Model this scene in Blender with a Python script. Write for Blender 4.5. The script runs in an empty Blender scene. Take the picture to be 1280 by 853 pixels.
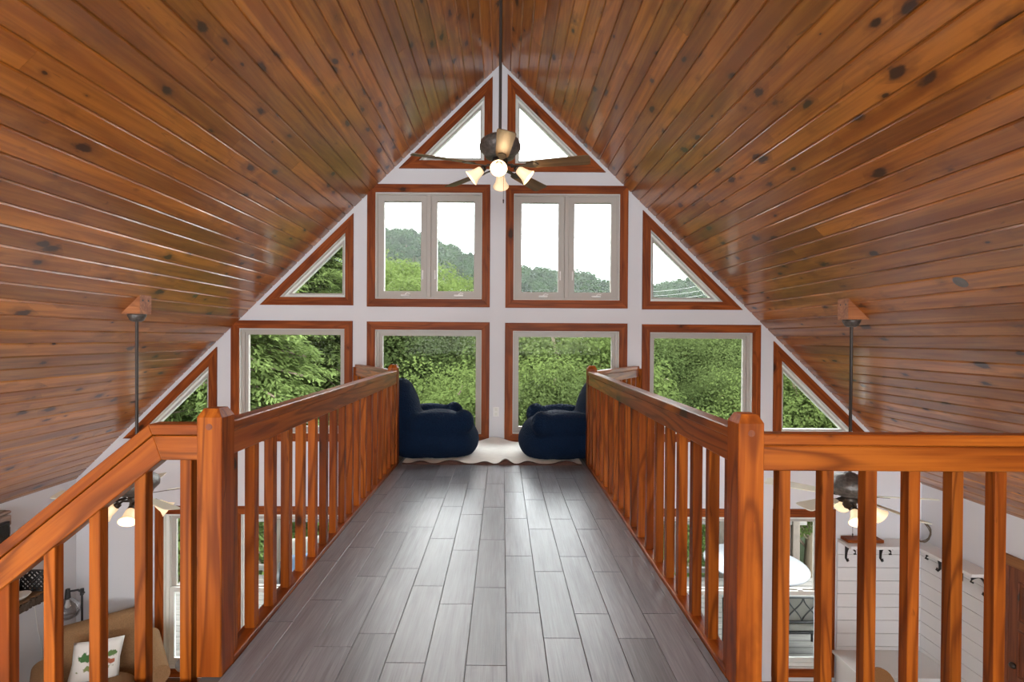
import bpy, bmesh, math, random
import numpy as np
from mathutils import Vector, Matrix
from mathutils.geometry import tessellate_polygon
random.seed(7)
R = math.radians
scn = bpy.context.scene
COL = scn.collection

# ------------------------------------------------------------------ camera
CZ = 1.257                       # eye height above the catwalk floor (z = 0)
FPX, VX, VY, ROLL = 640.0, 628.0, 423.0, 0.006
cam_d = bpy.data.cameras.new('camera'); cam = bpy.data.objects.new('camera', cam_d); COL.objects.link(cam)
cam_d.sensor_width = 36.0; cam_d.lens = 36.0*FPX/1280.0
PITCH = R(0.4)
cam.matrix_world = Matrix.Translation((0, 0, CZ)) @ Matrix.Rotation(R(90)-PITCH, 4, 'X') @ Matrix.Rotation(ROLL, 4, 'Z')
cam_d.shift_x = 12/1280; cam_d.shift_y = (FPX*math.tan(PITCH)-3.5)/1280
cam_d.clip_start = 0.05; cam_d.clip_end = 2000
scn.camera = cam

# ------------------------------------------------------------------ view, sky, lights
vs = scn.view_settings
vs.view_transform = 'Standard'; vs.look = 'None'; vs.exposure = 0.0; vs.gamma = 1.0; vs.use_curve_mapping = False
world = bpy.data.worlds.new('overcast_sky'); scn.world = world; world.use_nodes = True
wn = world.node_tree; wn.nodes.clear()
_tc = wn.nodes.new('ShaderNodeTexCoord'); _nz = wn.nodes.new('ShaderNodeTexNoise'); _rp = wn.nodes.new('ShaderNodeValToRGB')
_bg = wn.nodes.new('ShaderNodeBackground'); _wo = wn.nodes.new('ShaderNodeOutputWorld')
_nz.inputs['Scale'].default_value = 2.2; _nz.inputs['Detail'].default_value = 4
_rp.color_ramp.elements[0].position = .38; _rp.color_ramp.elements[0].color = (.86, .92, .97, 1)
_rp.color_ramp.elements[1].position = .62; _rp.color_ramp.elements[1].color = (1, 1, 1, 1)
wn.links.new(_tc.outputs['Generated'], _nz.inputs['Vector']); wn.links.new(_nz.outputs['Fac'], _rp.inputs['Fac'])
wn.links.new(_rp.outputs['Color'], _bg.inputs['Color']); wn.links.new(_bg.outputs['Background'], _wo.inputs['Surface'])
_bg.inputs['Strength'].default_value = 9.0

def area_light(name, loc, rot, sx, sy, watts, color=(1, 1, 1)):
    d = bpy.data.lights.new(name, 'AREA'); d.shape = 'RECTANGLE'; d.size = sx; d.size_y = sy; d.energy = watts; d.color = color
    o = bpy.data.objects.new(name, d); COL.objects.link(o); o.location = loc; o.rotation_euler = rot
    return o
sun_d = bpy.data.lights.new('sun', 'SUN'); sun_d.energy = 2.0; sun_d.angle = R(60); sun_d.color = (1, .97, .9)
sun = bpy.data.objects.new('sun', sun_d); COL.objects.link(sun); sun.rotation_euler = (R(38), R(8), 0)
# unseen fill lights added at the rear wall, above and below the loft
area_light('rear_fill_upper', (0, -4.05, 1.9), (R(112), 0, 0), 6.2, 2.6, 285, (.95, .98, 1))
area_light('rear_fill_lower', (0, -4.05, -1.5), (R(90), 0, 0), 8.0, 1.8, 130, (.95, .98, 1))

# ------------------------------------------------------------------ helpers
def WP(px, py, d=6.2):
    """pixel -> (X, Z) on the vertical plane y = d"""
    dx, dy = px-VX, py-VY
    return ((dx+dy*ROLL)/FPX*d, CZ-(dy-dx*ROLL)/FPX*d)
def P3(px, py, d):
    x, z = WP(px, py, d); return Vector((x, d, z))

def link(o, parent=None):
    COL.objects.link(o)
    if parent is not None: o.parent = parent
    return o
def tag(o, label=None, cat=None, group=None, kind=None):
    if label: o['label'] = label
    if cat: o['category'] = cat
    if group: o['group'] = group
    if kind: o['kind'] = kind
    return o
def empty(name, loc=(0, 0, 0), rz=0.0, parent=None):
    o = bpy.data.objects.new(name, None); o.empty_display_size = .1
    o.location = loc; o.rotation_euler = (0, 0, rz)
    return link(o, parent)
def mesh_from_bm(name, bm, mat, smooth=False):
    bmesh.ops.recalc_face_normals(bm, faces=bm.faces)
    me = bpy.data.meshes.new(name); bm.to_mesh(me); bm.free()
    if mat: me.materials.append(mat)
    if smooth:
        for p in me.polygons: p.use_smooth = True
    return me
def obj(name, me, parent=None, loc=(0, 0, 0), rot=(0, 0, 0)):
    o = bpy.data.objects.new(name, me); o.location = loc; o.rotation_euler = rot
    return link(o, parent)
def rel(p, parent):
    p = Vector(p)
    return p - parent.location if parent is not None else p
def bm_box(bm, c, s):
    r = bmesh.ops.create_cube(bm, size=1.0, matrix=Matrix.Translation(c) @ Matrix.Diagonal((s[0], s[1], s[2], 1)))
    return r['verts']
def box_mesh(name, s, mat, bev=0.0, seg=1):
    bm = bmesh.new(); bm_box(bm, (0, 0, 0), s)
    if bev: bmesh.ops.bevel(bm, geom=bm.edges[:], offset=bev, segments=seg, affect='EDGES', profile=.5)
    return mesh_from_bm(name, bm, mat)
def box(name, c, s, mat, parent=None, bev=0.0, rot=(0, 0, 0), seg=1, world=True):
    me = box_mesh(name, s, mat, bev, seg)
    return obj(name, me, parent, rel(c, parent) if world else c, rot)
def cyl(bm, p0, p1, r0, r1=None, seg=12, caps=True):
    p0, p1 = Vector(p0), Vector(p1); r1 = r0 if r1 is None else r1
    q = (p1-p0).to_track_quat('Z', 'Y').to_matrix().to_4x4()
    m = Matrix.Translation((p0+p1)/2) @ q
    bmesh.ops.create_cone(bm, cap_ends=caps, segments=seg, radius1=r0, radius2=r1, depth=(p1-p0).length, matrix=m)
def tube(bm, pts, r, seg=6):
    """swept tube along a polyline"""
    pts = [Vector(p) for p in pts]; rings = []
    for i, p in enumerate(pts):
        t = (pts[min(i+1, len(pts)-1)]-pts[max(i-1, 0)]).normalized()
        q = t.to_track_quat('Z', 'Y')
        rings.append([bm.verts.new(p + q @ Vector((math.cos(2*math.pi*k/seg)*r, math.sin(2*math.pi*k/seg)*r, 0))) for k in range(seg)])
    for a, b in zip(rings, rings[1:]):
        for k in range(seg): bm.faces.new((a[k], a[(k+1) % seg], b[(k+1) % seg], b[k]))
    bm.faces.new(rings[0]); bm.faces.new(rings[-1])
def lathe(bm, prof, seg=20, m=Matrix.Identity(4), close=False):
    rings = []
    for r, z in prof:
        if r < 1e-5: rings.append([bm.verts.new(m @ Vector((0, 0, z)))])
        else: rings.append([bm.verts.new(m @ Vector((r*math.cos(2*math.pi*k/seg), r*math.sin(2*math.pi*k/seg), z))) for k in range(seg)])
    prs = list(zip(rings, rings[1:])) + ([(rings[-1], rings[0])] if close else [])
    for a, b in prs:
        for k in range(seg):
            k2 = (k+1) % seg
            if len(a) == 1 and len(b) == 1: continue
            if len(a) == 1: bm.faces.new((a[0], b[k2], b[k]))
            elif len(b) == 1: bm.faces.new((a[k], a[k2], b[0]))
            else: bm.faces.new((a[k], a[k2], b[k2], b[k]))
def tube_obj(name, pts, r, mat, parent=None, seg=6):
    bm = bmesh.new(); tube(bm, pts, r, seg); return obj(name, mesh_from_bm(name, bm, mat, True), parent)
def lathe_obj(name, prof, mat, parent=None, loc=(0, 0, 0), rot=(0, 0, 0), seg=20, close=False):
    bm = bmesh.new(); lathe(bm, prof, seg, close=close); return obj(name, mesh_from_bm(name, bm, mat, True), parent, loc, rot)
def beam(name, p0, p1, w, h, mat, parent=None, bev=.004):
    """board from p0 to p1 (centre line, world); local X is its length, local Z its height"""
    p0, p1 = Vector(p0), Vector(p1); d = p1-p0
    me = box_mesh(name, (d.length, w, h), mat, bev)
    o = obj(name, me, parent)
    xa = d.normalized(); ya = Vector((0, 0, 1)).cross(xa).normalized(); za = xa.cross(ya)
    m = Matrix((xa, ya, za)).transposed().to_4x4(); m.translation = rel((p0+p1)/2, parent)
    o.matrix_local = m
    return o
def prism(name, pts, y0, y1, mat, parent=None):
    """polygon in XZ (world) extruded from y0 to y1"""
    bm = bmesh.new(); off = parent.location if parent is not None else Vector()
    a = [bm.verts.new(Vector((x, y0, z))-off) for x, z in pts]; b = [bm.verts.new(Vector((x, y1, z))-off) for x, z in pts]
    n = len(pts); bm.faces.new(a); bm.faces.new(b[::-1])
    for i in range(n): bm.faces.new((a[i], a[(i+1) % n], b[(i+1) % n], b[i]))
    return obj(name, mesh_from_bm(name, bm, mat), parent)
def inset(poly, d):
    """inset a convex CCW polygon (X,Z); d is one value or one per edge"""
    n = len(poly); ds = d if isinstance(d, (list, tuple)) else [d]*n
    L = []
    for i in range(n):
        ax, az = poly[i]; bx, bz = poly[(i+1) % n]; ux, uz = bx-ax, bz-az; l = math.hypot(ux, uz); ux /= l; uz /= l
        nx, nz = -uz, ux
        L.append((ax+nx*ds[i], az+nz*ds[i], ux, uz))
    out = []
    for i in range(n):
        x1, z1, u1, v1 = L[i-1]; x2, z2, u2, v2 = L[i]
        det = u1*(-v2)+u2*v1
        t = ((x2-x1)*(-v2)+u2*(z2-z1))/det
        out.append((x1+u1*t, z1+v1*t))
    return out
def ring(name, outer, inner, y0, y1, mat, parent=None):
    bm = bmesh.new(); off = parent.location if parent is not None else Vector(); n = len(outer)
    V = lambda p, y: bm.verts.new(Vector((p[0], y, p[1]))-off)
    of = [V(p, y0) for p in outer]; ob = [V(p, y1) for p in outer]; nf = [V(p, y0) for p in inner]; nb = [V(p, y1) for p in inner]
    for i in range(n):
        j = (i+1) % n
        bm.faces.new((of[i], of[j], nf[j], nf[i])); bm.faces.new((ob[i], nb[i], nb[j], ob[j]))
        bm.faces.new((of[i], ob[i], ob[j], of[j])); bm.faces.new((nf[i], nf[j], nb[j], nb[i]))
    return obj(name, mesh_from_bm(name, bm, mat), parent)
def blob_mesh(name, parts, mat, voxel=.03, smooth=6):
    """union of ellipsoids (centre, radii, rotation euler) turned into one soft continuous mesh"""
    bm = bmesh.new()
    for c, r, *e in parts:
        rot = e[0] if e else (0, 0, 0)
        m = Matrix.Translation(c) @ Matrix.Rotation(rot[2], 4, 'Z') @ Matrix.Rotation(rot[1], 4, 'Y') @ Matrix.Rotation(rot[0], 4, 'X') @ Matrix.Diagonal((*r, 1))
        bmesh.ops.create_icosphere(bm, subdivisions=3, radius=1.0, matrix=m)
    me = bpy.data.meshes.new(name+'_tmp'); bm.to_mesh(me); bm.free()
    o = bpy.data.objects.new('tmp', me); COL.objects.link(o)
    md = o.modifiers.new('r', 'REMESH'); md.mode = 'VOXEL'; md.voxel_size = voxel
    ms = o.modifiers.new('s', 'SMOOTH'); ms.iterations = smooth; ms.factor = .5
    dg = bpy.context.evaluated_depsgraph_get()
    out = bpy.data.meshes.new_from_object(o.evaluated_get(dg))
    bpy.data.objects.remove(o); bpy.data.meshes.remove(me)
    out.name = name; out.materials.clear(); out.materials.append(mat)
    for p in out.polygons: p.use_smooth = True
    return out
def copy_tree(o, parent=None):
    c = o.copy(); COL.objects.link(c); c.parent = parent
    for ch in o.children: copy_tree(ch, c)
    return c

# ------------------------------------------------------------------ materials
def new_mat(name):
    m = bpy.data.materials.new(name); m.use_nodes = True; nt = m.node_tree
    return m, nt, nt.nodes['Principled BSDF'], (lambda t: nt.nodes.new(t)), (lambda a, b: nt.links.new(a, b))
def plain(name, col, rough=.5, metal=0.0, spec=.5, noise=0.0, nscale=20, bump=0.0, coat=0.0):
    m, nt, b, N, L = new_mat(name)
    b.inputs['Base Color'].default_value = (*col, 1); b.inputs['Roughness'].default_value = rough
    b.inputs['Metallic'].default_value = metal; b.inputs['Specular IOR Level'].default_value = spec
    b.inputs['Coat Weight'].default_value = coat
    if noise or bump:
        tc = N('ShaderNodeTexCoord'); nz = N('ShaderNodeTexNoise'); nz.inputs['Scale'].default_value = nscale; nz.inputs['Detail'].default_value = 4
        L(tc.outputs['Object'], nz.inputs['Vector'])
        if noise:
            mx = N('ShaderNodeMix'); mx.data_type = 'RGBA'
            mx.inputs['A'].default_value = (*[c*(1-noise) for c in col], 1); mx.inputs['B'].default_value = (*[min(1, c*(1+noise)) for c in col], 1)
            L(nz.outputs['Fac'], mx.inputs['Factor']); L(mx.outputs['Result'], b.inputs['Base Color'])
        if bump:
            bp = N('ShaderNodeBump'); bp.inputs['Strength'].default_value = bump; bp.inputs['Distance'].default_value = .01
            L(nz.outputs['Fac'], bp.inputs['Height']); L(bp.outputs['Normal'], b.inputs['Normal'])
    return m
def wood(name, light, dark, axis='X', rough=.3, knots=.5, coat=0.0, knot_col=(.035, .012, .005), var=.25, kscale=1.0, spec=.5, grain=1.0, kr=.17, soft=1.0, ring=.45, coat_ior=1.5, coat_rough=.14):
    """knotty varnished pine; grain runs along the object's own axis"""
    m, nt, b, N, L = new_mat(name)
    tc = N('ShaderNodeTexCoord'); oi = N('ShaderNodeObjectInfo'); sp = N('ShaderNodeSeparateXYZ'); cb = N('ShaderNodeCombineXYZ')
    L(tc.outputs['Object'], sp.inputs[0])
    order = {'X': 'XYZ', 'Y': 'YXZ', 'Z': 'ZXY'}[axis]
    for k, (ax, mul) in enumerate(zip(order, (61.0, 37.0, 23.0))):
        mm = N('ShaderNodeMath'); mm.operation = 'MULTIPLY_ADD'; mm.inputs[1].default_value = mul
        L(oi.outputs['Random'], mm.inputs[0]); L(sp.outputs[ax], mm.inputs[2]); L(mm.outputs[0], cb.inputs[k])
    def scaled(v):
        s = N('ShaderNodeVectorMath'); s.operation = 'MULTIPLY'; s.inputs[1].default_value = v; L(cb.outputs[0], s.inputs[0]); return s.outputs[0]
    def noise(v, det=3, dist=0.0, rg=.5):
        n = N('ShaderNodeTexNoise'); n.inputs['Scale'].default_value = 1; n.inputs['Detail'].default_value = det; n.inputs['Distortion'].default_value = dist
        n.inputs['Roughness'].default_value = rg
        L(scaled(v), n.inputs['Vector']); return n.outputs['Fac']
    def ramp(f, a, c):
        r = N('ShaderNodeMapRange'); r.interpolation_type = 'SMOOTHSTEP'; r.inputs['From Min'].default_value = a; r.inputs['From Max'].default_value = c; L(f, r.inputs['Value']); return r.outputs['Result']
    def mix(f, A, B):
        x = N('ShaderNodeMix'); x.data_type = 'RGBA'
        if isinstance(f, float): x.inputs['Factor'].default_value = f
        else: L(f, x.inputs['Factor'])
        for s, v in (('A', A), ('B', B)):
            if isinstance(v, tuple): x.inputs[s].default_value = (*v, 1)
            else: L(v, x.inputs[s])
        return x.outputs['Result']
    def math_(op, a, c):
        x = N('ShaderNodeMath'); x.operation = op
        for i, v in enumerate((a, c)):
            if isinstance(v, (int, float)): x.inputs[i].default_value = v
            else: L(v, x.inputs[i])
        return x.outputs[0]
    fine = noise((2.0, 60, 60), 4, .3); broad = noise((.7, 9, 9), 3, .8)
    g = math_('ADD', math_('MULTIPLY', fine, .45*soft), math_('MULTIPLY', broad, 1-.45*soft))
    colr = mix(ramp(g, .5-.16*grain, .5+.16*grain), dark, light)
    rb = noise((.55, 5.5, 5.5), 2, .35)
    pp = N('ShaderNodeMath'); pp.operation = 'PINGPONG'; pp.inputs[1].default_value = 1.0; L(math_('ADD', math_('MULTIPLY', rb, 17.0), math_('MULTIPLY', fine, .5)), pp.inputs[0])
    colr = mix(math_('MULTIPLY', ramp(pp.outputs[0], .45, 1.0), ring), colr, tuple(c*.6 for c in dark))
    # board-to-board tone
    tone = N('ShaderNodeMapRange'); tone.inputs['To Min'].default_value = 1-var; tone.inputs['To Max'].default_value = 1+var*.55; L(oi.outputs['Random'], tone.inputs['Value'])
    hv = N('ShaderNodeVectorMath'); hv.operation = 'SCALE'; L(colr, hv.inputs[0]); L(tone.outputs['Result'], hv.inputs['Scale'])
    colr = hv.outputs[0]
    # knots
    vo = N('ShaderNodeTexVoronoi'); vo.inputs['Scale'].default_value = 1.0; vo.inputs['Randomness'].default_value = 1.0
    wob = noise((14, 30, 30), 2)
    kv = N('ShaderNodeVectorMath'); kv.operation = 'MULTIPLY'; kv.inputs[1].default_value = (2.6*kscale, 5.0*kscale, 5.0*kscale); L(cb.outputs[0], kv.inputs[0])
    L(kv.outputs[0], vo.inputs['Vector'])
    cs = N('ShaderNodeSeparateColor'); L(vo.outputs['Color'], cs.inputs[0])
    rad = math_('MULTIPLY', ramp(cs.outputs[0], 1-knots, 1.0), kr)
    rad = math_('MULTIPLY', rad, math_('ADD', math_('MULTIPLY', wob, 1.6), .2))
    dist = vo.outputs['Distance']
    rat = math_('DIVIDE', dist, math_('MAXIMUM', rad, .0005))
    halo = math_('MULTIPLY', math_('SUBTRACT', 1.0, ramp(rat, .8, 2.6)), .5)
    core = math_('MULTIPLY', math_('SUBTRACT', 1.0, ramp(rat, .55, 1.1)), .92)
    colr = mix(halo, colr, tuple(c*.55 for c in dark)); colr = mix(core, colr, knot_col)
    # short dark resin streaks
    st = noise((5, 26, 26), 2, 1.5); colr = mix(math_('MULTIPLY', ramp(st, .69, .78), .55), colr, tuple(c*.35 for c in dark))
    L(colr, b.inputs['Base Color'])
    b.inputs['Roughness'].default_value = rough; b.inputs['Specular IOR Level'].default_value = spec
    b.inputs['Coat Weight'].default_value = coat; b.inputs['Coat Roughness'].default_value = coat_rough; b.inputs['Coat IOR'].default_value = coat_ior
    bp = N('ShaderNodeBump'); bp.inputs['Strength'].default_value = .06; bp.inputs['Distance'].default_value = .004; L(fine, bp.inputs['Height']); L(bp.outputs['Normal'], b.inputs['Normal'])
    return m
M = {}
M['ceil'] = wood('ceiling_pine', (.56, .2, .026), (.30, .088, .009), 'Y', .45, .95, coat=1.0, var=.32, kr=.27, soft=.5, ring=.25, kscale=1.5, coat_ior=1.55, coat_rough=.19)
WL, WD = (.43, .118, .011), (.22, .045, .004)
M['railX'] = wood('rail_pine', WL, WD, 'X', .36, .5, var=.15, spec=.3, coat=.1, ring=.8, kr=.2)
M['railZ'] = wood('post_pine', WL, WD, 'Z', .45, .62, var=.28, spec=.2, ring=.75, kr=.24)
M['casing'] = wood('casing_pine', (.34, .082, .012), (.17, .033, .005), 'X', .5, .7, spec=.2, var=.15)
M['door'] = wood('door_pine', (.27, .075, .02), (.15, .035, .01), 'Z', .4, .3, var=.1)
M['pine_light'] = wood('light_pine', (.5, .22, .06), (.33, .12, .03), 'X', .45, .4)
M['block'] = wood('block_pine', (.5, .2, .08), (.3, .1, .035), 'X', .45, .1)
M['floorwood'] = wood('floor_oak', (.42, .2, .07), (.25, .1, .03), 'X', .35, .2)
M['wall'] = plain('wall_paint', (.68, .685, .71), .75, spec=.3, noise=.015, nscale=3)
M['shiplap'] = plain('shiplap_paint', (.76, .755, .75), .55)
M['shelf'] = plain('shelf_paint', (.8, .8, .79), .45)
M['vinyl'] = plain('window_vinyl', (.43, .40, .36), .5)
M['jamb'] = plain('jamb_paint', (.72, .73, .68), .5)
M['slab'] = plain('slab', (.3, .25, .2), .8)
M['grout'] = plain('grout', (.16, .155, .15), .8)
M['black'] = plain('black_iron', (.015, .014, .014), .45, noise=.3)
M['bronze'] = plain('aged_bronze', (.06, .045, .035), .4, metal=.6, noise=.4, nscale=30)
M['pewter'] = plain('mottled_pewter', (.13, .12, .11), .42, metal=.5, noise=.75, nscale=45, bump=.4)
M['rod'] = plain('rod_bronze', (.055, .045, .04), .35, metal=.5)
M['cream_blade'] = plain('cream_blade', (.72, .71, .58), .4)
M['blade'] = wood('weathered_blade', (.2, .115, .05), (.1, .05, .02), 'X', .45, .1, var=.2)
M['beanbag'] = plain('navy_sherpa', (.004, .014, .038), .95, spec=.15, noise=.35, nscale=60, bump=1.0)
M['fabric'] = plain('tan_tweed', (.27, .155, .075), .9, spec=.2, noise=.35, nscale=90, bump=.5)
M['white'] = plain('white_plastic', (.8, .8, .78), .4)
M['slot'] = plain('dark_slot', (.05, .05, .05), .6)
M['steel'] = plain('brushed_steel', (.55, .55, .53), .35, metal=.8)
M['cushion'] = plain('cream_cushion', (.2, .19, .165), .9, noise=.05)
M['bluecush'] = plain('pale_blue_cushion', (.07, .1, .14), .9)
M['deck'] = wood('deck_board', (.13, .12, .105), (.09, .082, .072), 'X', .7, .1)
M['deckpost'] = wood('deck_post', (.09, .07, .052), (.06, .045, .033), 'Z', .7, .15)
M['bark'] = plain('bark', (.16, .12, .085), .9, noise=.5, nscale=8, bump=.6)
M['plug'] = plain('grey_plug', (.2, .195, .19), .4, noise=.3)
M['tabletop'] = plain('white_tabletop', (.105, .11, .118), .3)
M['mantel'] = wood('live_edge', (.3, .16, .06), (.14, .06, .02), 'X', .6, .3)
M['liveedge'] = plain('bark_edge', (.07, .045, .03), .9, noise=.5, nscale=40, bump=1)
M['rattan'] = plain('rattan', (.36, .17, .06), .6, noise=.4, nscale=120, bump=.6)
M['tv'] = plain('tv_screen', (.012, .014, .014), .2)
M['mortar'] = plain('mortar', (.3, .26, .23), .9)
M['stone'] = plain('stone', (.26, .18, .145), .85, noise=.45, nscale=9, bump=.7)
M['grey_top'] = plain('grey_metal_top', (.2, .19, .18), .35, metal=.3)

def tile_mat():
    m, nt, b, N, L = new_mat('wood_look_tile')
    tc = N('ShaderNodeTexCoord'); oi = N('ShaderNodeObjectInfo'); ad = N('ShaderNodeVectorMath'); ad.operation = 'MULTIPLY_ADD'
    cb = N('ShaderNodeCombineXYZ')
    for i in range(3): L(oi.outputs['Random'], cb.inputs[i])
    ad.inputs[1].default_value = (31, 57, 0); L(cb.outputs[0], ad.inputs[0]); L(tc.outputs['Object'], ad.inputs[2])
    def nz(sc, det, dist):
        s = N('ShaderNodeVectorMath'); s.operation = 'MULTIPLY'; s.inputs[1].default_value = sc; L(ad.outputs[0], s.inputs[0])
        n = N('ShaderNodeTexNoise'); n.inputs['Scale'].default_value = 1; n.inputs['Detail'].default_value = det; n.inputs['Distortion'].default_value = dist; L(s.outputs[0], n.inputs['Vector']); return n.outputs['Fac']
    f = nz((150, 5, 1), 3, .5); g = nz((22, 1.6, 1), 3, 1.2)
    r = N('ShaderNodeValToRGB'); e = r.color_ramp.elements
    e[0].position = .32; e[0].color = (.1, .112, .13, 1); e[1].position = .7; e[1].color = (.25, .272, .31, 1)
    mx = N('ShaderNodeMath'); mx.operation = 'MULTIPLY_ADD'; mx.inputs[1].default_value = .5
    hf = N('ShaderNodeMath'); hf.operation = 'MULTIPLY'; hf.inputs[1].default_value = .5; L(g, hf.inputs[0])
    L(f, mx.inputs[0]); L(hf.outputs[0], mx.inputs[2]); L(mx.outputs[0], r.inputs['Fac'])
    tone = N('ShaderNodeMapRange'); tone.inputs['To Min'].default_value = .85; tone.inputs['To Max'].default_value = 1.18; L(oi.outputs['Random'], tone.inputs['Value'])
    sc = N('ShaderNodeVectorMath'); sc.operation = 'SCALE'; L(r.outputs['Color'], sc.inputs[0]); L(tone.outputs['Result'], sc.inputs['Scale'])
    L(sc.outputs[0], b.inputs['Base Color']); b.inputs['Roughness'].default_value = .36; b.inputs['Specular IOR Level'].default_value = 1.0; b.inputs['Coat Weight'].default_value = .4; b.inputs['Coat Roughness'].default_value = .3
    bp = N('ShaderNodeBump'); bp.inputs['Strength'].default_value = .25; bp.inputs['Distance'].default_value = .002; L(f, bp.inputs['Height']); L(bp.outputs['Normal'], b.inputs['Normal'])
    return m
M['tile'] = tile_mat()
def glass_mat():
    m, nt, b, N, L = new_mat('window_glass'); nt.nodes.remove(b)
    t = N('ShaderNodeBsdfTransparent'); t.inputs[0].default_value = (.97, .985, .975, 1); g = N('ShaderNodeBsdfGlossy'); g.inputs['Roughness'].default_value = .02
    fr = N('ShaderNodeFresnel'); fr.inputs[0].default_value = 1.1; mx = N('ShaderNodeMixShader')
    L(fr.outputs[0], mx.inputs[0]); L(t.outputs[0], mx.inputs[1]); L(g.outputs[0], mx.inputs[2]); L(mx.outputs[0], nt.nodes['Material Output'].inputs['Surface'])
    return m
M['glass'] = glass_mat()
def shade_mat(name, col, strength):
    m, nt, b, N, L = new_mat(name)
    b.inputs['Base Color'].default_value = (.85, .75, .6, 1); b.inputs['Roughness'].default_value = .35
    lw = N('ShaderNodeLayerWeight'); lw.inputs[0].default_value = .4
    b.inputs['Emission Color'].default_value = (*col, 1); b.inputs['Emission Strength'].default_value = strength
    return m
M['shade'] = shade_mat('frosted_shade_lit', (1, .66, .32), .7)
M['bulb'] = shade_mat('bulb_lit', (1, .8, .5), 1.4)
def leaf_mat(name, c1, c2, trans=.45):
    m, nt, b, N, L = new_mat(name); nt.nodes.remove(b)
    tc = N('ShaderNodeTexCoord'); nz = N('ShaderNodeTexNoise'); nz.inputs['Scale'].default_value = .9; nz.inputs['Detail'].default_value = 5
    oi = N('ShaderNodeObjectInfo'); L(tc.outputs['Object'], nz.inputs['Vector'])
    r = N('ShaderNodeMapRange'); r.inputs['From Min'].default_value = .3; r.inputs['From Max'].default_value = .7; L(nz.outputs['Fac'], r.inputs['Value'])
    mx = N('ShaderNodeMix'); mx.data_type = 'RGBA'; mx.inputs['A'].default_value = (*c1, 1); mx.inputs['B'].default_value = (*c2, 1); L(r.outputs['Result'], mx.inputs['Factor'])
    tn = N('ShaderNodeMapRange'); tn.inputs['To Min'].default_value = .78; tn.inputs['To Max'].default_value = 1.2; L(oi.outputs['Random'], tn.inputs['Value'])
    sc = N('ShaderNodeVectorMath'); sc.operation = 'SCALE'; L(mx.outputs['Result'], sc.inputs[0]); L(tn.outputs['Result'], sc.inputs['Scale'])
    d = N('ShaderNodeBsdfDiffuse'); t = N('ShaderNodeBsdfTranslucent'); s = N('ShaderNodeMixShader'); s.inputs[0].default_value = trans
    L(sc.outputs[0], d.inputs[0]); L(sc.outputs[0], t.inputs[0]); L(d.outputs[0], s.inputs[1]); L(t.outputs[0], s.inputs[2]); L(s.outputs[0], nt.nodes['Material Output'].inputs['Surface'])
    return m
M['leafA'] = leaf_mat('oak_leaves', (.042, .062, .022), (.094, .122, .04))
M['leafB'] = leaf_mat('maple_leaves', (.058, .088, .024), (.118, .152, .048))
M['leafC'] = leaf_mat('pine_needles', (.085, .13, .042), (.19, .24, .078))
M['leafF'] = leaf_mat('far_leaves', (.026, .05, .022), (.05, .08, .034))
M['ground'] = plain('forest_floor', (.07, .1, .035), .95, noise=.4, nscale=.3)

# ------------------------------------------------------------------ shell dimensions
DW = 6.2                          # interior face of the window gable
XR = -0.03; ZA = 4.577; TS = math.tan(R(44.6)); XE = 5.13
YB = -4.2; ZF = -2.90             # rear wall, lower floor
def zroof(x): return ZA-abs(x-XR)*TS

# --- ceiling: roof deck with separate tongue-and-groove planks
bm = bmesh.new()
for s in (-1, 1):
    a = math.radians(44.6); n = Vector((s*math.sin(a), 0, math.cos(a)))
    pts = [Vector((XR, 0, ZA)), Vector((XR+s*(XE+.2), 0, ZA-(XE+.2)*TS))]
    lo = [p+n*.022 for p in pts]; hi = [p+n*.2 for p in pts]; lo[0].x = hi[0].x = XR
    lo[0].z = ZA+.022/math.cos(a); hi[0].z = ZA+.2/math.cos(a)
    q = [lo[0], lo[1], hi[1], hi[0]]
    A = [bm.verts.new((p.x, YB, p.z)) for p in q]; B = [bm.verts.new((p.x, DW+.35, p.z)) for p in q]
    bm.faces.new(A); bm.faces.new(B[::-1])
    for i in range(4): bm.faces.new((A[i], A[(i+1) % 4], B[(i+1) % 4], B[i]))
ceiling = obj('ceiling', mesh_from_bm('ceiling', bm, M['ceil'])); tag(ceiling, 'sloped cathedral ceiling clad in glossy knotty pine planks', kind='structure')
PW = .1373
def plank_mesh(length):
    bm = bmesh.new(); w = PW/2-.0008; c = .009; t = .018
    prof = [(-w, t), (-w, c), (-w+c, 0), (w-c, 0), (w, c), (w, t)]
    A = [bm.verts.new((x, -length/2, z)) for x, z in prof]; B = [bm.verts.new((x, length/2, z)) for x, z in prof]
    bm.faces.new(A); bm.faces.new(B[::-1])
    for i in range(6): bm.faces.new((A[i], A[(i+1) % 6], B[(i+1) % 6], B[i]))
    return mesh_from_bm('plank', bm, M['ceil'])
rng = random.Random(11)
slope_len = XE/math.cos(R(44.6)); Y0 = -.6
for s in (-1, 1):
    n = int(slope_len/PW)+1
    for i in range(n):
        d = .012+(i+.5)*PW
        if d > slope_len+.05: break
        cuts = [Y0, DW-.002]
        if rng.random() < .55: cuts.insert(1, rng.uniform(1.2, 5.2))
        for a, b in zip(cuts, cuts[1:]):
            o = obj('plank', plank_mesh(b-a-.0012), ceiling)
            x = XR+s*d*math.cos(R(44.6)); z = ZA-d*math.sin(R(44.6))
            o.location = (x, (a+b)/2, z+.0); o.rotation_euler = (0, s*R(44.6), 0)
# grey round plug let into the boards on the right slope
u = P3(1200, 353, 1)-Vector((0, 0, CZ)); 
t = (ZA-CZ+XR*TS)/(u.z+u.x*TS); p = Vector((0, 0, CZ))+u*t
bm = bmesh.new(); cyl(bm, (0, 0, -.001), (0, 0, .006), .046, seg=24)
o = obj('round_plug', mesh_from_bm('round_plug', bm, M['plug']), ceiling, p, (0, R(44.6), 0))

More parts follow.
